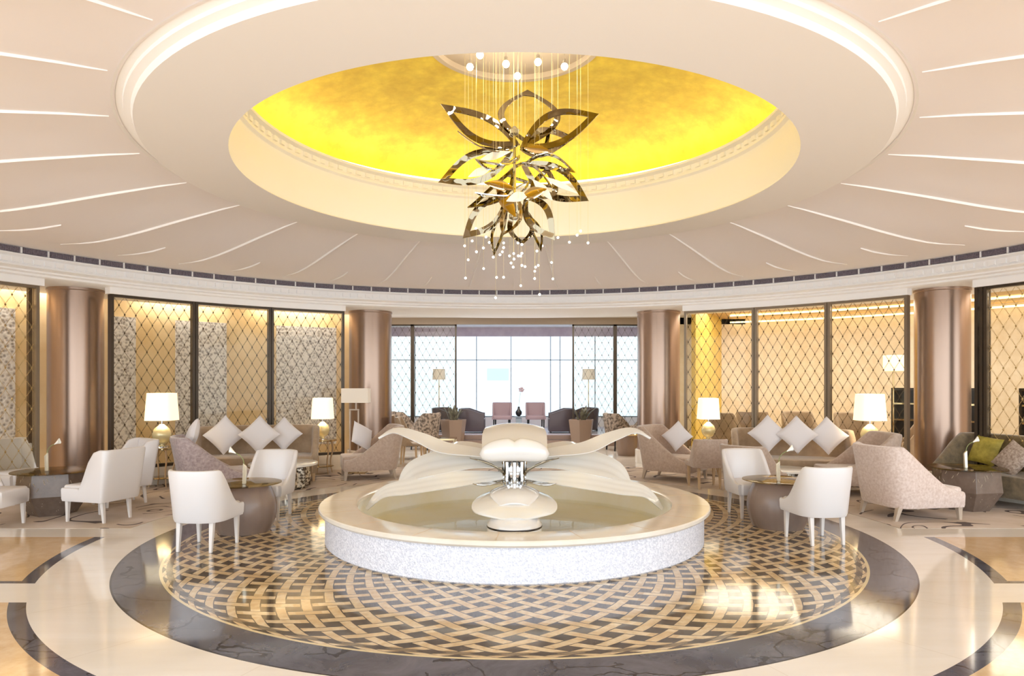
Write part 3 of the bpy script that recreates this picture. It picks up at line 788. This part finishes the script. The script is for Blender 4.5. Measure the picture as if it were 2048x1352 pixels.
def sidetable(loc, label, h=.66):
    o = thing('side_table', label, 'table', loc, 0, 'chrome side tables')
    MB().lathe([(.24, h-.03), (.27, h-.02), (.27, h), (.25, h+.005)], 0, 0, 40).build('table_top', M['brasschrome'], o, smooth=30)
    MB().lathe([(.20, .14), (.22, .15), (.20, .16)], 0, 0, 32).build('lower_shelf', M['brasschrome'], o, smooth=30)
    for k in range(4):
        a = PI/4+PI/2*k; c, s = math.cos(a), math.sin(a)
        MB().tube(cr([(.19*c, .19*s, h-.03), (.22*c, .22*s, h*.7), (.17*c, .17*s, h*.35), (.21*c, .21*s, 0)], 12), [.020-.010*i/12 for i in range(13)], 8).build('leg', M['wood'], o, smooth=60)
def lamp(loc, label, sc=1):
    o = thing('table_lamp', label, 'lamp', loc, 0, 'lit table lamps', sc)
    MB().lathe([(.10, 0), (.10, .02), (.05, .03), (.03, .05)], 0, 0, 32).build('foot', M['chrome'], o, smooth=30)
    MB().lathe([(.03, .04), (.10, .09), (.135, .16), (.14, .21), (.11, .29), (.05, .34), (.03, .36)], 0, 0, 32).build('glass_base', M['lampglass'], o, smooth=60)
    MB().lathe([(.012, .35), (.012, .62)], 0, 0, 12).build('stem', M['chrome'], o, smooth=60)
    def sq(r, z):
        out = []
        for k in range(48):
            a = 2*PI*k/48; c, s = math.cos(a), math.sin(a); e = 2/5
            out.append((r*math.copysign(abs(c)**e, c), r*math.copysign(abs(s)**e, s), z))
        return out
    MB().loft([sq(.205, .42), sq(.178, .84), sq(.173, .84), sq(.20, .42)], cap=False, ring=True).build('lamp_shade', M['shade'], o, smooth=50)
    L = bpy.data.lights.new('lamp_light', 'POINT'); L.energy = 9; L.color = (1, .88, .7); L.shadow_soft_size = .06
    lo = bpy.data.objects.new('bulb_light', L); C.objects.link(lo); lo.parent = o; lo.location = (0, 0, .62)
for (x, y, px, l1, l2, s_) in ((-6.02, 11.65, 0, 'side table with curved legs behind the plum armchair', 'lit table lamp on the far left, behind the plum grey armchair', 1.1),
        (-3.74, 13.3, 0, 'side table between the left sofa and the taupe armchair', 'lit table lamp between the left sofa and the second column', .96),
        (3.75, 13.2, 0, 'side table right of the third column', 'lit table lamp between the third column and the right sofa', .96),
        (6.12, 11.75, 0, 'side table behind the taupe armchair near the far right column', 'lit table lamp near the far right column', 1.08)):
    sidetable((x, y, 0), l1); lamp((x, y, .665), l2, s_)
o = thing('floor_lamp', 'tall floor lamp with rectangular linen shade left of the second column', 'lamp', (-3.10, 13.35, 0))
MB().box(-.26, .26, -.13, .13, 1.38, 1.66).build('lamp_shade', M['shadeoff'], o, bevel=.004)
MB().box(-.2, .2, -.12, .12, 0, .03).build('base', M['brasschrome'], o, bevel=.004)
for x in (-.12, .045): MB().box(x-.012, x+.012, -.012, .012, .03, 1.24).build('pole', M['leg'], o)
MB().box(-.135, .06, -.012, .012, 1.23, 1.255).build('crossbar', M['leg'], o)
MB().box(-.012, .012, -.012, .012, 1.25, 1.40).build('neck', M['leg'], o)

# ------------------------------------------------------------------ fountain
fx, fy = FC
o = thing('fountain', 'round white mosaic fountain with a cream stone rim in the middle of the floor', 'fountain', (fx, fy, 0))
MB().lathe([(2.13, 0), (2.154, .02), (2.154, .345), (1.86, .345), (1.86, 0)], 0, 0, 160, cap=False).build('mosaic_drum', M['mosaic'], o, smooth=30)
MB().lathe([(2.154, .335), (2.20, .345), (2.222, .365), (2.222, .395), (2.212, .405), (1.85, .405), (1.81, .395), (1.80, .36), (1.86, .34)], 0, 0, 160, cap=False).build('stone_rim', M['kerb'], o, smooth=30)
mb = MB().lathe([(1.83, .36), (1.84, .06), (1.80, .04), (.001, .04)], 0, 0, 128, cap=False); mb.build('basin', M['basin'], o, smooth=30)
MB().lathe([(.001, .10), (1.84, .10)], 0, 0, 128, cap=False).build('water', M['water'], o)
# rim joints
mb = MB()
for k in range(18):
    a = 2*PI*k/18+.1; s0 = len(mb.v); mb.box(1.86, 2.205, -.0018, .0018, .404, .4062); mb.xf(Matrix.Rotation(a, 4, 'Z'), s0)
mb.build('rim_joint', M['wood'], o)

def petal(pts, widths, th, cup, n=28, m=12, up=(0, 0, 1), ripple=0):
    P = [Vector(p) for p in cr(pts, n)]; Wd = [w[0] for w in cr([(w,) for w in widths], n)]
    mb = MB(); secs = []
    for i, p in enumerate(P):
        T = (P[min(i+1, n)]-P[max(i-1, 0)]).normalized(); S = T.cross(Vector(up)).normalized(); N = S.cross(T).normalized()
        w = max(.004, Wd[i]); q = []
        for j in range(m+1):
            u = -1+2*j/m; q.append(p+S*w*u+N*(cup*w*u*u+th*max(.15, (1-u*u))**.5*.5+ripple*w*math.cos(3*PI*u)))
        for j in range(m, -1, -1):
            u = -1+2*j/m; q.append(p+S*w*u+N*(cup*w*u*u-th*max(.15, (1-u*u))**.5*.5+ripple*w*math.cos(3*PI*u)))
        secs.append(q)
    return mb.loft(secs)
sc_ = thing('flower_sculpture', 'large white petalled flower sculpture on a chrome hub rising from the fountain pool', 'sculpture', (fx, fy, .04))
def sp(pts, widths, th=.03, cup=.15, mt='petal', label=None, ripple=0):
    pts = [(x-fx, y-fy, z-.04) for x, y, z in pts]
    ob = petal(pts, widths, th, cup, ripple=ripple).build('petal', M[mt], sc_, smooth=70)
    if label: ob['label'] = label
H0 = .80
# raised petal coming towards the viewer: fat, folded lip
sp([(0, fy+.0, .92), (0, fy+.42, 1.12), (0, fy+.25, 1.25), (0, fy-.15, 1.20), (0, fy-.52, 1.06)], [.10, .24, .33, .37, .36], .05, -.10)
mb = MB(); secs = []
for i in range(25):
    u = -1+2*i/24; x = .385*u; rr = .118*(1-abs(u)**3.4)**.5+.004; dip = .035*math.exp(-(u/.09)**2)
    secs.append([(x, -.52+.75*rr*math.cos(a), .985+rr*1.05*math.sin(a)-dip*max(0, math.sin(a))-.05*u*u) for a in [2*PI*k/18 for k in range(18)]])
ob = mb.loft(secs).build('petal_lip', M['petal'], sc_, smooth=70)
def sp2(pts, widths, up, **k):
    pts = [(x-fx, y-fy, z-.04) for x, y, z in pts]
    ob = petal(pts, widths, k.get('th', .03), k.get('cup', .1), up=up, ripple=k.get('ripple', 0)).build('petal', M[k.get('mt', 'petal')], sc_, smooth=70)
for s in (-1, 1):
    # high side petals sweeping out, the tips curling down
    sp2([(s*.12, fy, .88), (s*.45, fy+.05, .93), (s*.85, fy+.1, .98), (s*1.15, fy+.15, 1.10), (s*1.44, fy+.2, 1.18), (s*1.64, fy+.2, 1.09)], [.05, .10, .13, .11, .07, .012], (s*.1, -.40, 1))
    # rear petals
    sp2([(s*.1, fy+.1, .84), (s*.45, fy+.6, .90), (s*.85, fy+1.0, .92), (s*1.15, fy+1.3, .80)], [.06, .16, .15, .02], (0, -.35, 1))
    # middle petals, wide, almost level
    sp2([(s*.12, fy, .80), (s*.5, fy+.1, .83), (s*.9, fy+.15, .79), (s*1.2, fy+.2, .70), (s*1.38, fy+.2, .55)], [.07, .17, .24, .20, .05], (0, -.6, 1), mt='petalcream', ripple=.015)
    # low petals drooping into the pool
    sp2([(s*.14, fy-.1, .68), (s*.45, fy-.15, .66), (s*.85, fy-.15, .62), (s*1.22, fy-.05, .54), (s*1.55, fy+.05, .46), (s*1.76, fy+.1, .26)], [.06, .11, .15, .14, .10, .03], (0, -.7, 1), mt='petalcream', ripple=.012)
    # chrome calyx leaves
    petal([(s*.08, -.12, .58), (s*.22, -.26, .57), (s*.36, -.34, .56), (s*.47, -.36, .585)], [.04, .12, .09, .004], .012, .2).build('calyx_leaf', M['chrome'], sc_, smooth=60)
    petal([(s*.08, -.05, .60), (s*.20, -.1, .72), (s*.36, -.12, .80), (s*.52, -.10, .845)], [.03, .07, .055, .004], .012, .2).build('calyx_leaf', M['mirror'], sc_, smooth=60)
sp([(0, fy+.12, .80), (0, fy+.6, .82), (0, fy+1.1, .74), (0, fy+1.45, .58)], [.08, .28, .30, .03], .03, .12)
# low front petal hanging over the pool towards us
sp([(0, fy-.12, .55), (0, fy-.40, .57), (0, fy-.75, .54), (0, fy-1.0, .47), (0, fy-1.16, .39)], [.12, .34, .45, .40, .12], .03, -.16, 'petalcream')
sp([(0, fy-.13, .58), (0, fy-.38, .61), (0, fy-.72, .60), (0, fy-.98, .51)], [.10, .25, .26, .16], .02, -.2)
# solid dome standing in for the lip's reflection in the water, then the hub
mb = MB().lathe([(.26, 0), (.285, .10), (.285, .26), (.24, .33), (.10, .36)], 0, -.95, 40); mb.build('pedestal', M['petal'], sc_, smooth=60)
MB().lathe([(.286, .225), (.290, .235), (.286, .245)], 0, -.95, 40, cap=False).build('reflection_band', M['black'], sc_)  # dark slit of that reflection, put in as a black ring
mb = MB().lathe([(.15, 0), (.15, .50), (.10, .54), (.09, .60), (.11, .64), (.11, .72), (.09, .78), (.18, .84), (.20, .87), (.14, .90)], 0, 0, 48)
mb.build('chrome_hub', M['chrome'], sc_, smooth=40)
for a in range(8):
    t_ = 2*PI*a/8; MB().tube([(.125*math.cos(t_), .125*math.sin(t_), .52), (.125*math.cos(t_), .125*math.sin(t_), .80)], .028, 10).build('hub_rod', M['chrome'], sc_, smooth=60)

# ------------------------------------------------------------------ chandelier
ch = thing('chandelier', 'flower chandelier of mirrored open petals and glass beads under the gold dome', 'chandelier', (0, 7.3, 5.25))
def ribbon(base, tip, halfw, band=.07, bend=.10, roll=0, curve=0, n=40, depth=(0, 0), mt='mirror', sharp=1.05):
    B = atd(base[0], base[1], 7.3+depth[0]); T = atd(tip[0], tip[1], 7.3+depth[1]); ax = T-B; L = ax.length; A = ax.normalized()
    S = A.cross(Vector((0, 1, 0))).normalized(); S = Matrix.Rotation(math.radians(roll), 3, A) @ S; N = S.cross(A)
    def W(t): return halfw*(max(0, math.sin(PI*min(1, t**.9)))**sharp)
    def pt(t, side, off, dz):
        w = max(0.0, W(t)-off)
        return B+A*(L*t)+S*(side*w+curve*math.sin(PI*t))+N*(bend*math.sin(PI*t)+dz)
    i0, i1 = .10, .87; secs = []
    seq = [(k/n, 1) for k in range(n+1)]+[(1-k/n, -1) for k in range(1, n)]
    for t, sd in seq:
        ti = i0+(i1-i0)*t
        wo = pt(t, sd, 0, .006); wi = pt(ti, sd, band, .006)
        secs.append([wo, wi, wi-N*.012, wo-N*.012])
    o = MB().loft(secs, ring=True)
    o.xf(Matrix.Translation((0, -7.3, -5.25)))
    return o.build('petal_frame', M[mt], ch, smooth=35)
R_ = ribbon
R_((1040, 290), (881, 208), .17, roll=12, depth=(0, -.1), bend=.06)
R_((1060, 290), (1055, 180), .34, roll=5, depth=(0, .25), bend=-.05)
R_((1040, 295), (1198, 228), .20, roll=-10, depth=(0, -.1), bend=-.08)
R_((1040, 300), (1150, 275), .16, roll=35, depth=(.1, .3))
R_((1100, 262), (1045, 300), .12, roll=10, depth=(.1, -.1), band=.05)
R_((1035, 292), (915, 262), .10, roll=62, depth=(0, -.45), band=.05)
R_((1030, 305), (876, 365), .17, roll=-18, depth=(0, -.1), bend=.10)
R_((1040, 310), (950, 318), .13, roll=74, depth=(0, -.5), band=.04, mt='chrome')
R_((1040, 325), (1178, 402), .18, roll=14, depth=(0, -.1), bend=.12)
R_((1045, 330), (1150, 345), .12, roll=70, depth=(0, -.4), band=.04, mt='chrome')
R_((1095, 335), (1085, 398), .15, roll=0, depth=(0, -.2), band=.06)
R_((1030, 335), (935, 415), .15, roll=40, depth=(0, -.2), band=.05)
R_((1020, 390), (925, 477), .15, roll=-20, depth=(0, -.1), bend=.05)
R_((1050, 390), (1110, 481), .15, roll=15, depth=(0, -.1), bend=-.05)
R_((1015, 420), (988, 511), .07, roll=-25, depth=(0, -.1), band=.03)
R_((1040, 405), (1045, 489), .15, roll=0, depth=(0, -.15), band=.055)
R_((1050, 425), (1082, 503), .06, roll=30, depth=(0, 0), band=.025)
R_((1030, 380), (1005, 470), .12, roll=20, depth=(0, -.3), band=.04, mt='brasschrome')
R_((1010, 350), (1105, 375), .16, roll=72, depth=(.2, -.2), band=.035, mt='chrome')
R_((1060, 360), (950, 385), .16, roll=66, depth=(.2, -.3), band=.035, mt='chrome')
for (px, py), (dx, dz), w_, mt_ in (((1012, 405), (.10, -.16), .07, 'brasschrome'), ((1036, 395), (-.12, -.05), .06, 'lily'), ((1066, 388), (.14, .04), .07, 'brasschrome'), ((990, 312), (.16, .03), .05, 'lily'),
        ((1085, 380), (.10, -.12), .05, 'lily'), ((1000, 372), (-.16, .02), .06, 'brasschrome'), ((1075, 300), (.14, -.03), .05, 'brasschrome'), ((960, 345), (-.12, -.06), .05, 'lily'), ((1120, 370), (.18, -.10), .035, 'lily')):
    c_ = atd(px, py, 7.12)-Vector((0, 7.3, 5.25)); d_ = Vector((dx, -.04, dz))
    petal([tuple(c_-d_), tuple(c_), tuple(c_+d_)], [.005, w_, .005], .008, .25, 14, 8, up=(0, -1, .3)).build('leaf_shard', M[mt_], ch, smooth=60)
MB().lathe([(.02, 0), (.06, .02), (.06, .06), (.02, .08), (.015, .9), (.05, .92), (.06, .96), (.02, 1.0)], 0, 0, 20).xf(Matrix.Translation((0, 0, -1.75))).build('stem', M['chrome'], ch, smooth=40)
beads = [(335, 870), (362, 975), (342, 1112), (365, 788), (392, 833), (420, 740), (424, 915), (476, 886), (478, 1041), (496, 803), (520, 845), (550, 955), (575, 1107), (600, 937), (618, 915), (628, 848), (628, 883), (628, 1106), (568, 1260),
 (672, 946), (684, 999), (700, 1030), (704, 928), (706, 969), (736, 848), (738, 945), (765, 926), (757, 947), (765, 860), (765, 1017), (789, 1026), (757, 1169), (861, 1116), (862, 1061), (868, 1030), (888, 1017), (898, 1235),
 (878, 909), (918, 870), (988, 995), (998, 1118), (1036, 808), (1122, 843), (1180, 790), (1206, 759), (1262, 848), (990, 740)]
rnd = random.Random(5); bead0 = None
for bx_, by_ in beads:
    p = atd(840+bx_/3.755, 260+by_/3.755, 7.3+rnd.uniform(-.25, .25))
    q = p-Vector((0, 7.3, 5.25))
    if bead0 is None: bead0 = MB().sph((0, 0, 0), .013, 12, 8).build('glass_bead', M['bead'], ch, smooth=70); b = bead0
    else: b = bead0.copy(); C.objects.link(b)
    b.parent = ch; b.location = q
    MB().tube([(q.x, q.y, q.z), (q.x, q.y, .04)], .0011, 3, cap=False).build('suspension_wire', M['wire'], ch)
for (px, py), l in (((960, 110), 'small glowing bulb on the dome disc, second from the left and highest'), ((940, 134), 'leftmost small glowing bulb hanging under the dome disc'), ((1012, 128), 'third small glowing bulb from the left under the dome disc'),
               ((1035, 152), 'lowest small glowing bulb hanging under the dome disc'), ((1076, 124), 'second small glowing bulb from the right under the dome disc'), ((1129, 133), 'rightmost small glowing bulb hanging under the dome disc')):
    Y = F*(5.02-EYE)/(HY-py); p = atd(px, py, Y)
    o = thing('pendant_bulb', l, 'light bulb', (p.x, p.y, p.z), 0, 'pendant bulbs under the dome disc')
    MB().sph((0, 0, 0), .036, 16, 10).build('bulb', M['bulb'], o, smooth=70)
    MB().lathe([(.02, .03), (.02, .07), (.004, .08), (.004, 5.30-p.z)], 0, 0, 12).build('cord', M['chrome'], o, smooth=40)
    L = bpy.data.lights.new('bulb_point', 'POINT'); L.energy = 3; L.color = (1, .92, .8); L.shadow_soft_size = .05
    lo = bpy.data.objects.new('bulb_light', L); C.objects.link(lo); lo.parent = o; lo.location = (0, 0, -.06)

# ------------------------------------------------------------------ rear lounge furniture
def planter(px, label):
    o = thing('planter', label, 'planter', ((px-HX)/F*18.9, 18.85, 0), .3, 'brown faceted planters')
    def hx(r, z): return [(r*math.cos(PI/3*k), r*math.sin(PI/3*k), z) for k in range(6)]
    MB().loft([hx(.27, 0), hx(.37, .76), hx(.34, .76), hx(.32, .70)]).build('pot', M['planter'], o)
    mb = MB(); rn = random.Random(int(px))
    for k in range(16):
        a = rn.uniform(0, 2*PI); l_ = rn.uniform(.25, .45); t_ = rn.uniform(.05, .35)
        c = Vector((.1*math.cos(a), .1*math.sin(a), .70)); e = c+Vector((t_*math.cos(a), t_*math.sin(a), l_))
        mid = (c+e)/2+Vector((0, 0, .06)); s0 = Vector((-math.sin(a), math.cos(a), 0))
        P = cr([tuple(c), tuple(mid), tuple(e)], 8); secs = []
        for i, p in enumerate(P):
            w = .004+.035*math.sin(PI*i/8); p = Vector(p); secs.append([p-s0*w, p+Vector((0, 0, .004)), p+s0*w, p-Vector((0, 0, .004))])
        mb.loft(secs)
    mb.build('foliage', M['leaf'], o)
planter(907, 'brown faceted planter with dark leaves, left of the rear steps')
planter(1162, 'brown faceted planter with dark leaves, right of the rear steps')
small = dict(W=.75, D=.75, z0=.05, zs=.42, zt=.72, arm=.58, th=.10, e=2.4, crn=.5, y0=-.1, y1=.3, p=1.0, flare=.03, lean=.02, lw=.04, lb=.03, splay=0)
T1 = seat('tub_armchair', 'dark leather tub armchair on the platform left of the rear window seats', 'armchair', 'darktub', 'black', group='dark tub armchairs', **small)
place(T1, -1.25, 20.3, 0); T1.location.z = .30
dup(T1, (1.38, 20.3, .30), pl(180), 'dark leather tub armchair on the platform right of the rear window seats', 'dark tub armchairs')
dup(T1, (-2.1, 20.9, .30), pl(-20), 'dark leather tub armchair behind the inner left rear lattice screen', 'dark tub armchairs')
dup(T1, (2.15, 20.9, .30), pl(200), 'dark leather tub armchair behind the inner right rear lattice screen', 'dark tub armchairs')
mv = dict(W=.62, D=.62, z0=.34, zs=.46, zt=.86, arm=.47, th=.06, e=5, crn=.2, y0=-.25, y1=-.1, p=1, flare=.0, lean=.05)
V1 = seat('low_chair', 'mauve chair facing us before the rear window, the left of two', 'chair', 'mauve', 'black', group='mauve window chairs', **mv)
place(V1, -.39, 21.4, -90); V1.location.z = .30
dup(V1, (.66, 21.4, .30), pl(-90), 'mauve chair facing us before the rear window, the right of two', 'mauve window chairs')
o = thing('pedestal_stand', 'white pedestal stand between the two mauve window chairs', 'stand', (.13, 20.9, .30))
MB().box(-.09, .09, -.09, .09, 0, .42).build('post', M['mullion'], o, bevel=.01); MB().box(-.13, .13, -.13, .13, .42, .45).build('top', M['mullion'], o)
o = thing('orchid_vase', 'black vase with a pale orchid on the white pedestal stand', 'vase', (.13, 20.9, .75))
MB().lathe([(.03, 0), (.09, .06), (.10, .14), (.04, .22), (.03, .30)], 0, 0, 24).build('vase_body', M['black'], o, smooth=60)
MB().tube(cr([(0, 0, .25), (.02, 0, .5), (.06, 0, .75), (.1, 0, .9)], 10), .005, 5).build('stem', M['stem'], o)
mb = MB(); [mb.sph((.08+.05*math.cos(k*1.3), .03*math.sin(k*2), .82+.05*math.sin(k*1.3)), .045, 8, 5, .7) for k in range(5)]; mb.build('bloom', M['orchid'], o, smooth=60)
pc = dict(W=.66, D=.62, z0=.30, zs=.46, zt=.98, arm=.60, th=.08, e=2.6, crn=.5, y0=-.15, y1=.2, p=1.0, flare=.05, lean=.05)
P1 = seat('patterned_chair', 'brown patterned armchair behind the left planter', 'armchair', 'patterned', 'black', group='patterned rear armchairs', **pc)
place(P1, -2.38, 18.2, 150)
for x, y, f_, l in ((-3.05, 19.0, 30, 'brown patterned armchair close behind the second column'), (2.75, 18.0, 20, 'brown patterned armchair behind the right planter'),
                    (3.45, 18.6, 170, 'brown patterned armchair facing left near the third column'), (3.6, 17.4, 120, 'brown patterned armchair partly hidden by the third column')):
    dup(P1, (x, y, 0), pl(f_), l, 'patterned rear armchairs')
BC = seat('side_chair', 'beige upholstered side chair just right of the second column', 'chair', 'sofa', 'wood', **{**din, 'zt': 1.02, 'z0': .40}); place(BC, -2.25, 15.0, 0)
dup(BC, (-2.55, 16.0, 0), pl(10), 'beige side chair behind the other beside the second column')
o = thing('low_table', 'small round bronze table behind the right fountain petal', 'table', (2.75, 16.7, 0))
MB().lathe([(.22, 0), (.27, .2), (.25, .5)], 0, 0, 32).build('pedestal', M['planter'], o, smooth=60); MB().lathe([(.33, .5), (.34, .52), (.33, .54)], 0, 0, 32).build('table_top', M['brasschrome'], o, smooth=30)
o = thing('low_table', 'rectangular gilt low table right of the second column', 'table', (-1.75, 16.3, 0))
MB().box(-.35, .35, -.3, .3, .42, .46).build('table_top', M['brasschrome'], o)
for sx in (-1, 1):
    for sy in (-1, 1): MB().box(sx*.33-.015, sx*.33+.015, sy*.28-.015, sy*.28+.015, 0, .42).build('leg', M['brasschrome'], o)
def rearlamp(px, l):
    o = thing('floor_lamp', l, 'lamp', ((px-HX)/F*21.8, 21.8, .30), 0, 'rear lounge floor lamps')
    MB().lathe([(.21, 1.58), (.19, 1.92), (.185, 1.92), (.205, 1.58)], 0, 0, 32, cap=False).build('lamp_shade', M['shadeoff'], o, smooth=50)
    MB().lathe([(.14, 0), (.14, .02), (.014, .03), (.014, 1.75)], 0, 0, 16).build('pole', M['brasschrome'], o, smooth=40)
rearlamp(878, 'floor lamp with linen drum shade behind the inner left rear screen'); rearlamp(1177, 'floor lamp with linen drum shade behind the inner right rear screen')
# chairs in the right room
RC = seat('salon_chair', 'golden upholstered chair behind the glass left of the middle right screen', 'chair', 'sofa', 'wood', group='salon chairs behind the right glass', **{**pc, 'zt': 1.12})
place(RC, 5.5, 15.7, 60)
for x, y, f_, l in ((6.4, 15.3, -90, 'salon chair behind the glass above the middle pillow of the right sofa'), (7.3, 14.7, -100, 'salon chair behind the glass above the right pillow of the right sofa'), (4.7, 15.1, 30, 'salon chair behind the glass beside the third column lamp'), (8.0, 13.6, 160, 'salon chair behind the glass beside the far right lamp')):
    dup(RC, (x, y, 0), pl(f_), l, 'salon chairs behind the right glass')
o = thing('salon_table', 'square salon table seen through the right glass screens', 'table', (6.0, 14.3, 0))
MB().box(-.5, .5, -.5, .5, .72, .76).build('table_top', M['wood'], o)
for sx in (-1, 1):
    for sy in (-1, 1): MB().box(sx*.46-.02, sx*.46+.02, sy*.46-.02, sy*.46+.02, 0, .72).build('leg', M['wood'], o)
DK = dup(T1, (-6.35, 14.0, 0), pl(-60), 'dark leather armchair seen through glass behind the far left lamp')

o = thing('floor_lamp', 'white square lamp glowing behind the glass left of the far right column', 'lamp', ((1787-HX)/F*14.6, 14.6, 0))
MB().box(-.15, .15, -.15, .15, 2.02, 2.36).build('lamp_shade', M['shade'], o, bevel=.01)
MB().lathe([(.16, 0), (.16, .03), (.015, .04), (.015, 2.1)], 0, 0, 24).build('pole', M['brasschrome'], o, smooth=40)

# downlights in the rear ceiling and round the soffit
def downlight(x, y, z, l, e=30, r=.05, colr=(1, .93, .82), spot=150):
    o = thing('downlight', l, 'ceiling light', (x, y, z), 0, 'recessed downlights')
    MB().lathe([(r, -.006), (r+.018, -.008), (r+.018, 0)], 0, 0, 24, cap=False).build('trim_ring', M['white'], o)
    MB().lathe([(.001, -.003), (r, -.003)], 0, 0, 24, cap=False).build('lens', M['downlight'], o)
    L = bpy.data.lights.new('down', 'SPOT'); L.energy = e; L.color = colr; L.spot_size = math.radians(spot); L.spot_blend = .8; L.shadow_soft_size = .08
    lo = bpy.data.objects.new('spot_light', L); C.objects.link(lo); lo.parent = o; lo.location = (0, 0, -.03)
for i, px in enumerate((893, 1164)):
    downlight((px-HX)/F*18.4, 18.4, 3.64, ('left', 'right')[i]+' recessed downlight in the rear lounge ceiling', 60)
for px, l in ((838, 'left'), (1225, 'right')):
    X = (px-HX)/F*18.3; tag(MB().box(X-.09, X+.09, 18.28, 18.32, 3.63, 3.66).build('air_slot', M['black']), l+' small dark air slot in the rear ceiling', 'vent', 'rear ceiling air slots')

# added fill lights ------------------------------------------------------
def area(name, loc, rot, sx, sy, e, c=(1, 1, 1)):
    L = bpy.data.lights.new(name, 'AREA'); L.shape = 'RECTANGLE'; L.size = sx; L.size_y = sy; L.energy = e; L.color = c
    o = bpy.data.objects.new(name, L); C.objects.link(o); o.location = loc; o.rotation_euler = rot; return o
def pt(loc, e, c=(1, .85, .62), s=.15):
    L = bpy.data.lights.new('room_fill', 'AREA'); L.shape = 'DISK'; L.size = 2.4; L.energy = e; L.color = c  # added disc light without a fitting, brightens the rooms beyond
    o = bpy.data.objects.new('room_fill', L); C.objects.link(o); o.location = loc; return o
for a_ in (108, 120, 133, 147, 160, 175):      # unseen fill added between the left glass and the onyx wall
    a = math.radians(a_); pt((9.2*math.cos(a), HC[1]+9.2*math.sin(a), 3.45), 62, (1, .95, .88))
for a_ in (8, 22, 36, 50, 60):  # unseen fill added under the right room ceiling
    a = math.radians(a_); pt((11.5*math.cos(a), HC[1]+11.5*math.sin(a), 3.55), 38, (1, .95, .86))
for x in (-2.2, 2.2): pt((x, 17.3, 3.6), 50, (1, .95, .88))  # unseen fill added in front of the rear lounge

# world: soft daylight that fills the hall from its open entrance side
wd = bpy.data.worlds.new('World'); bpy.context.scene.world = wd; wd.use_nodes = True
bg = wd.node_tree.nodes['Background']; bg.inputs[0].default_value = (.84, .93, 1.0, 1); bg.inputs[1].default_value = 2.15

cam = bpy.data.cameras.new('camera'); cam.sensor_width = 36; cam.lens = F/2048*36
cam.shift_x = -5/2048; cam.shift_y = (HY-676)/2048; cam.clip_end = 200
co = bpy.data.objects.new('camera', cam); C.objects.link(co); co.location = (0, 0, EYE); co.rotation_euler = (PI/2, 0, 0)
sc = bpy.context.scene; sc.camera = co
sc.view_settings.view_transform = 'Standard'; sc.view_settings.look = 'None'; sc.view_settings.gamma = 1
sc.view_settings.use_curve_mapping = False; sc.view_settings.exposure = 0.8
sc.cycles.max_bounces = 8; sc.cycles.diffuse_bounces = 5; sc.cycles.transparent_max_bounces = 12
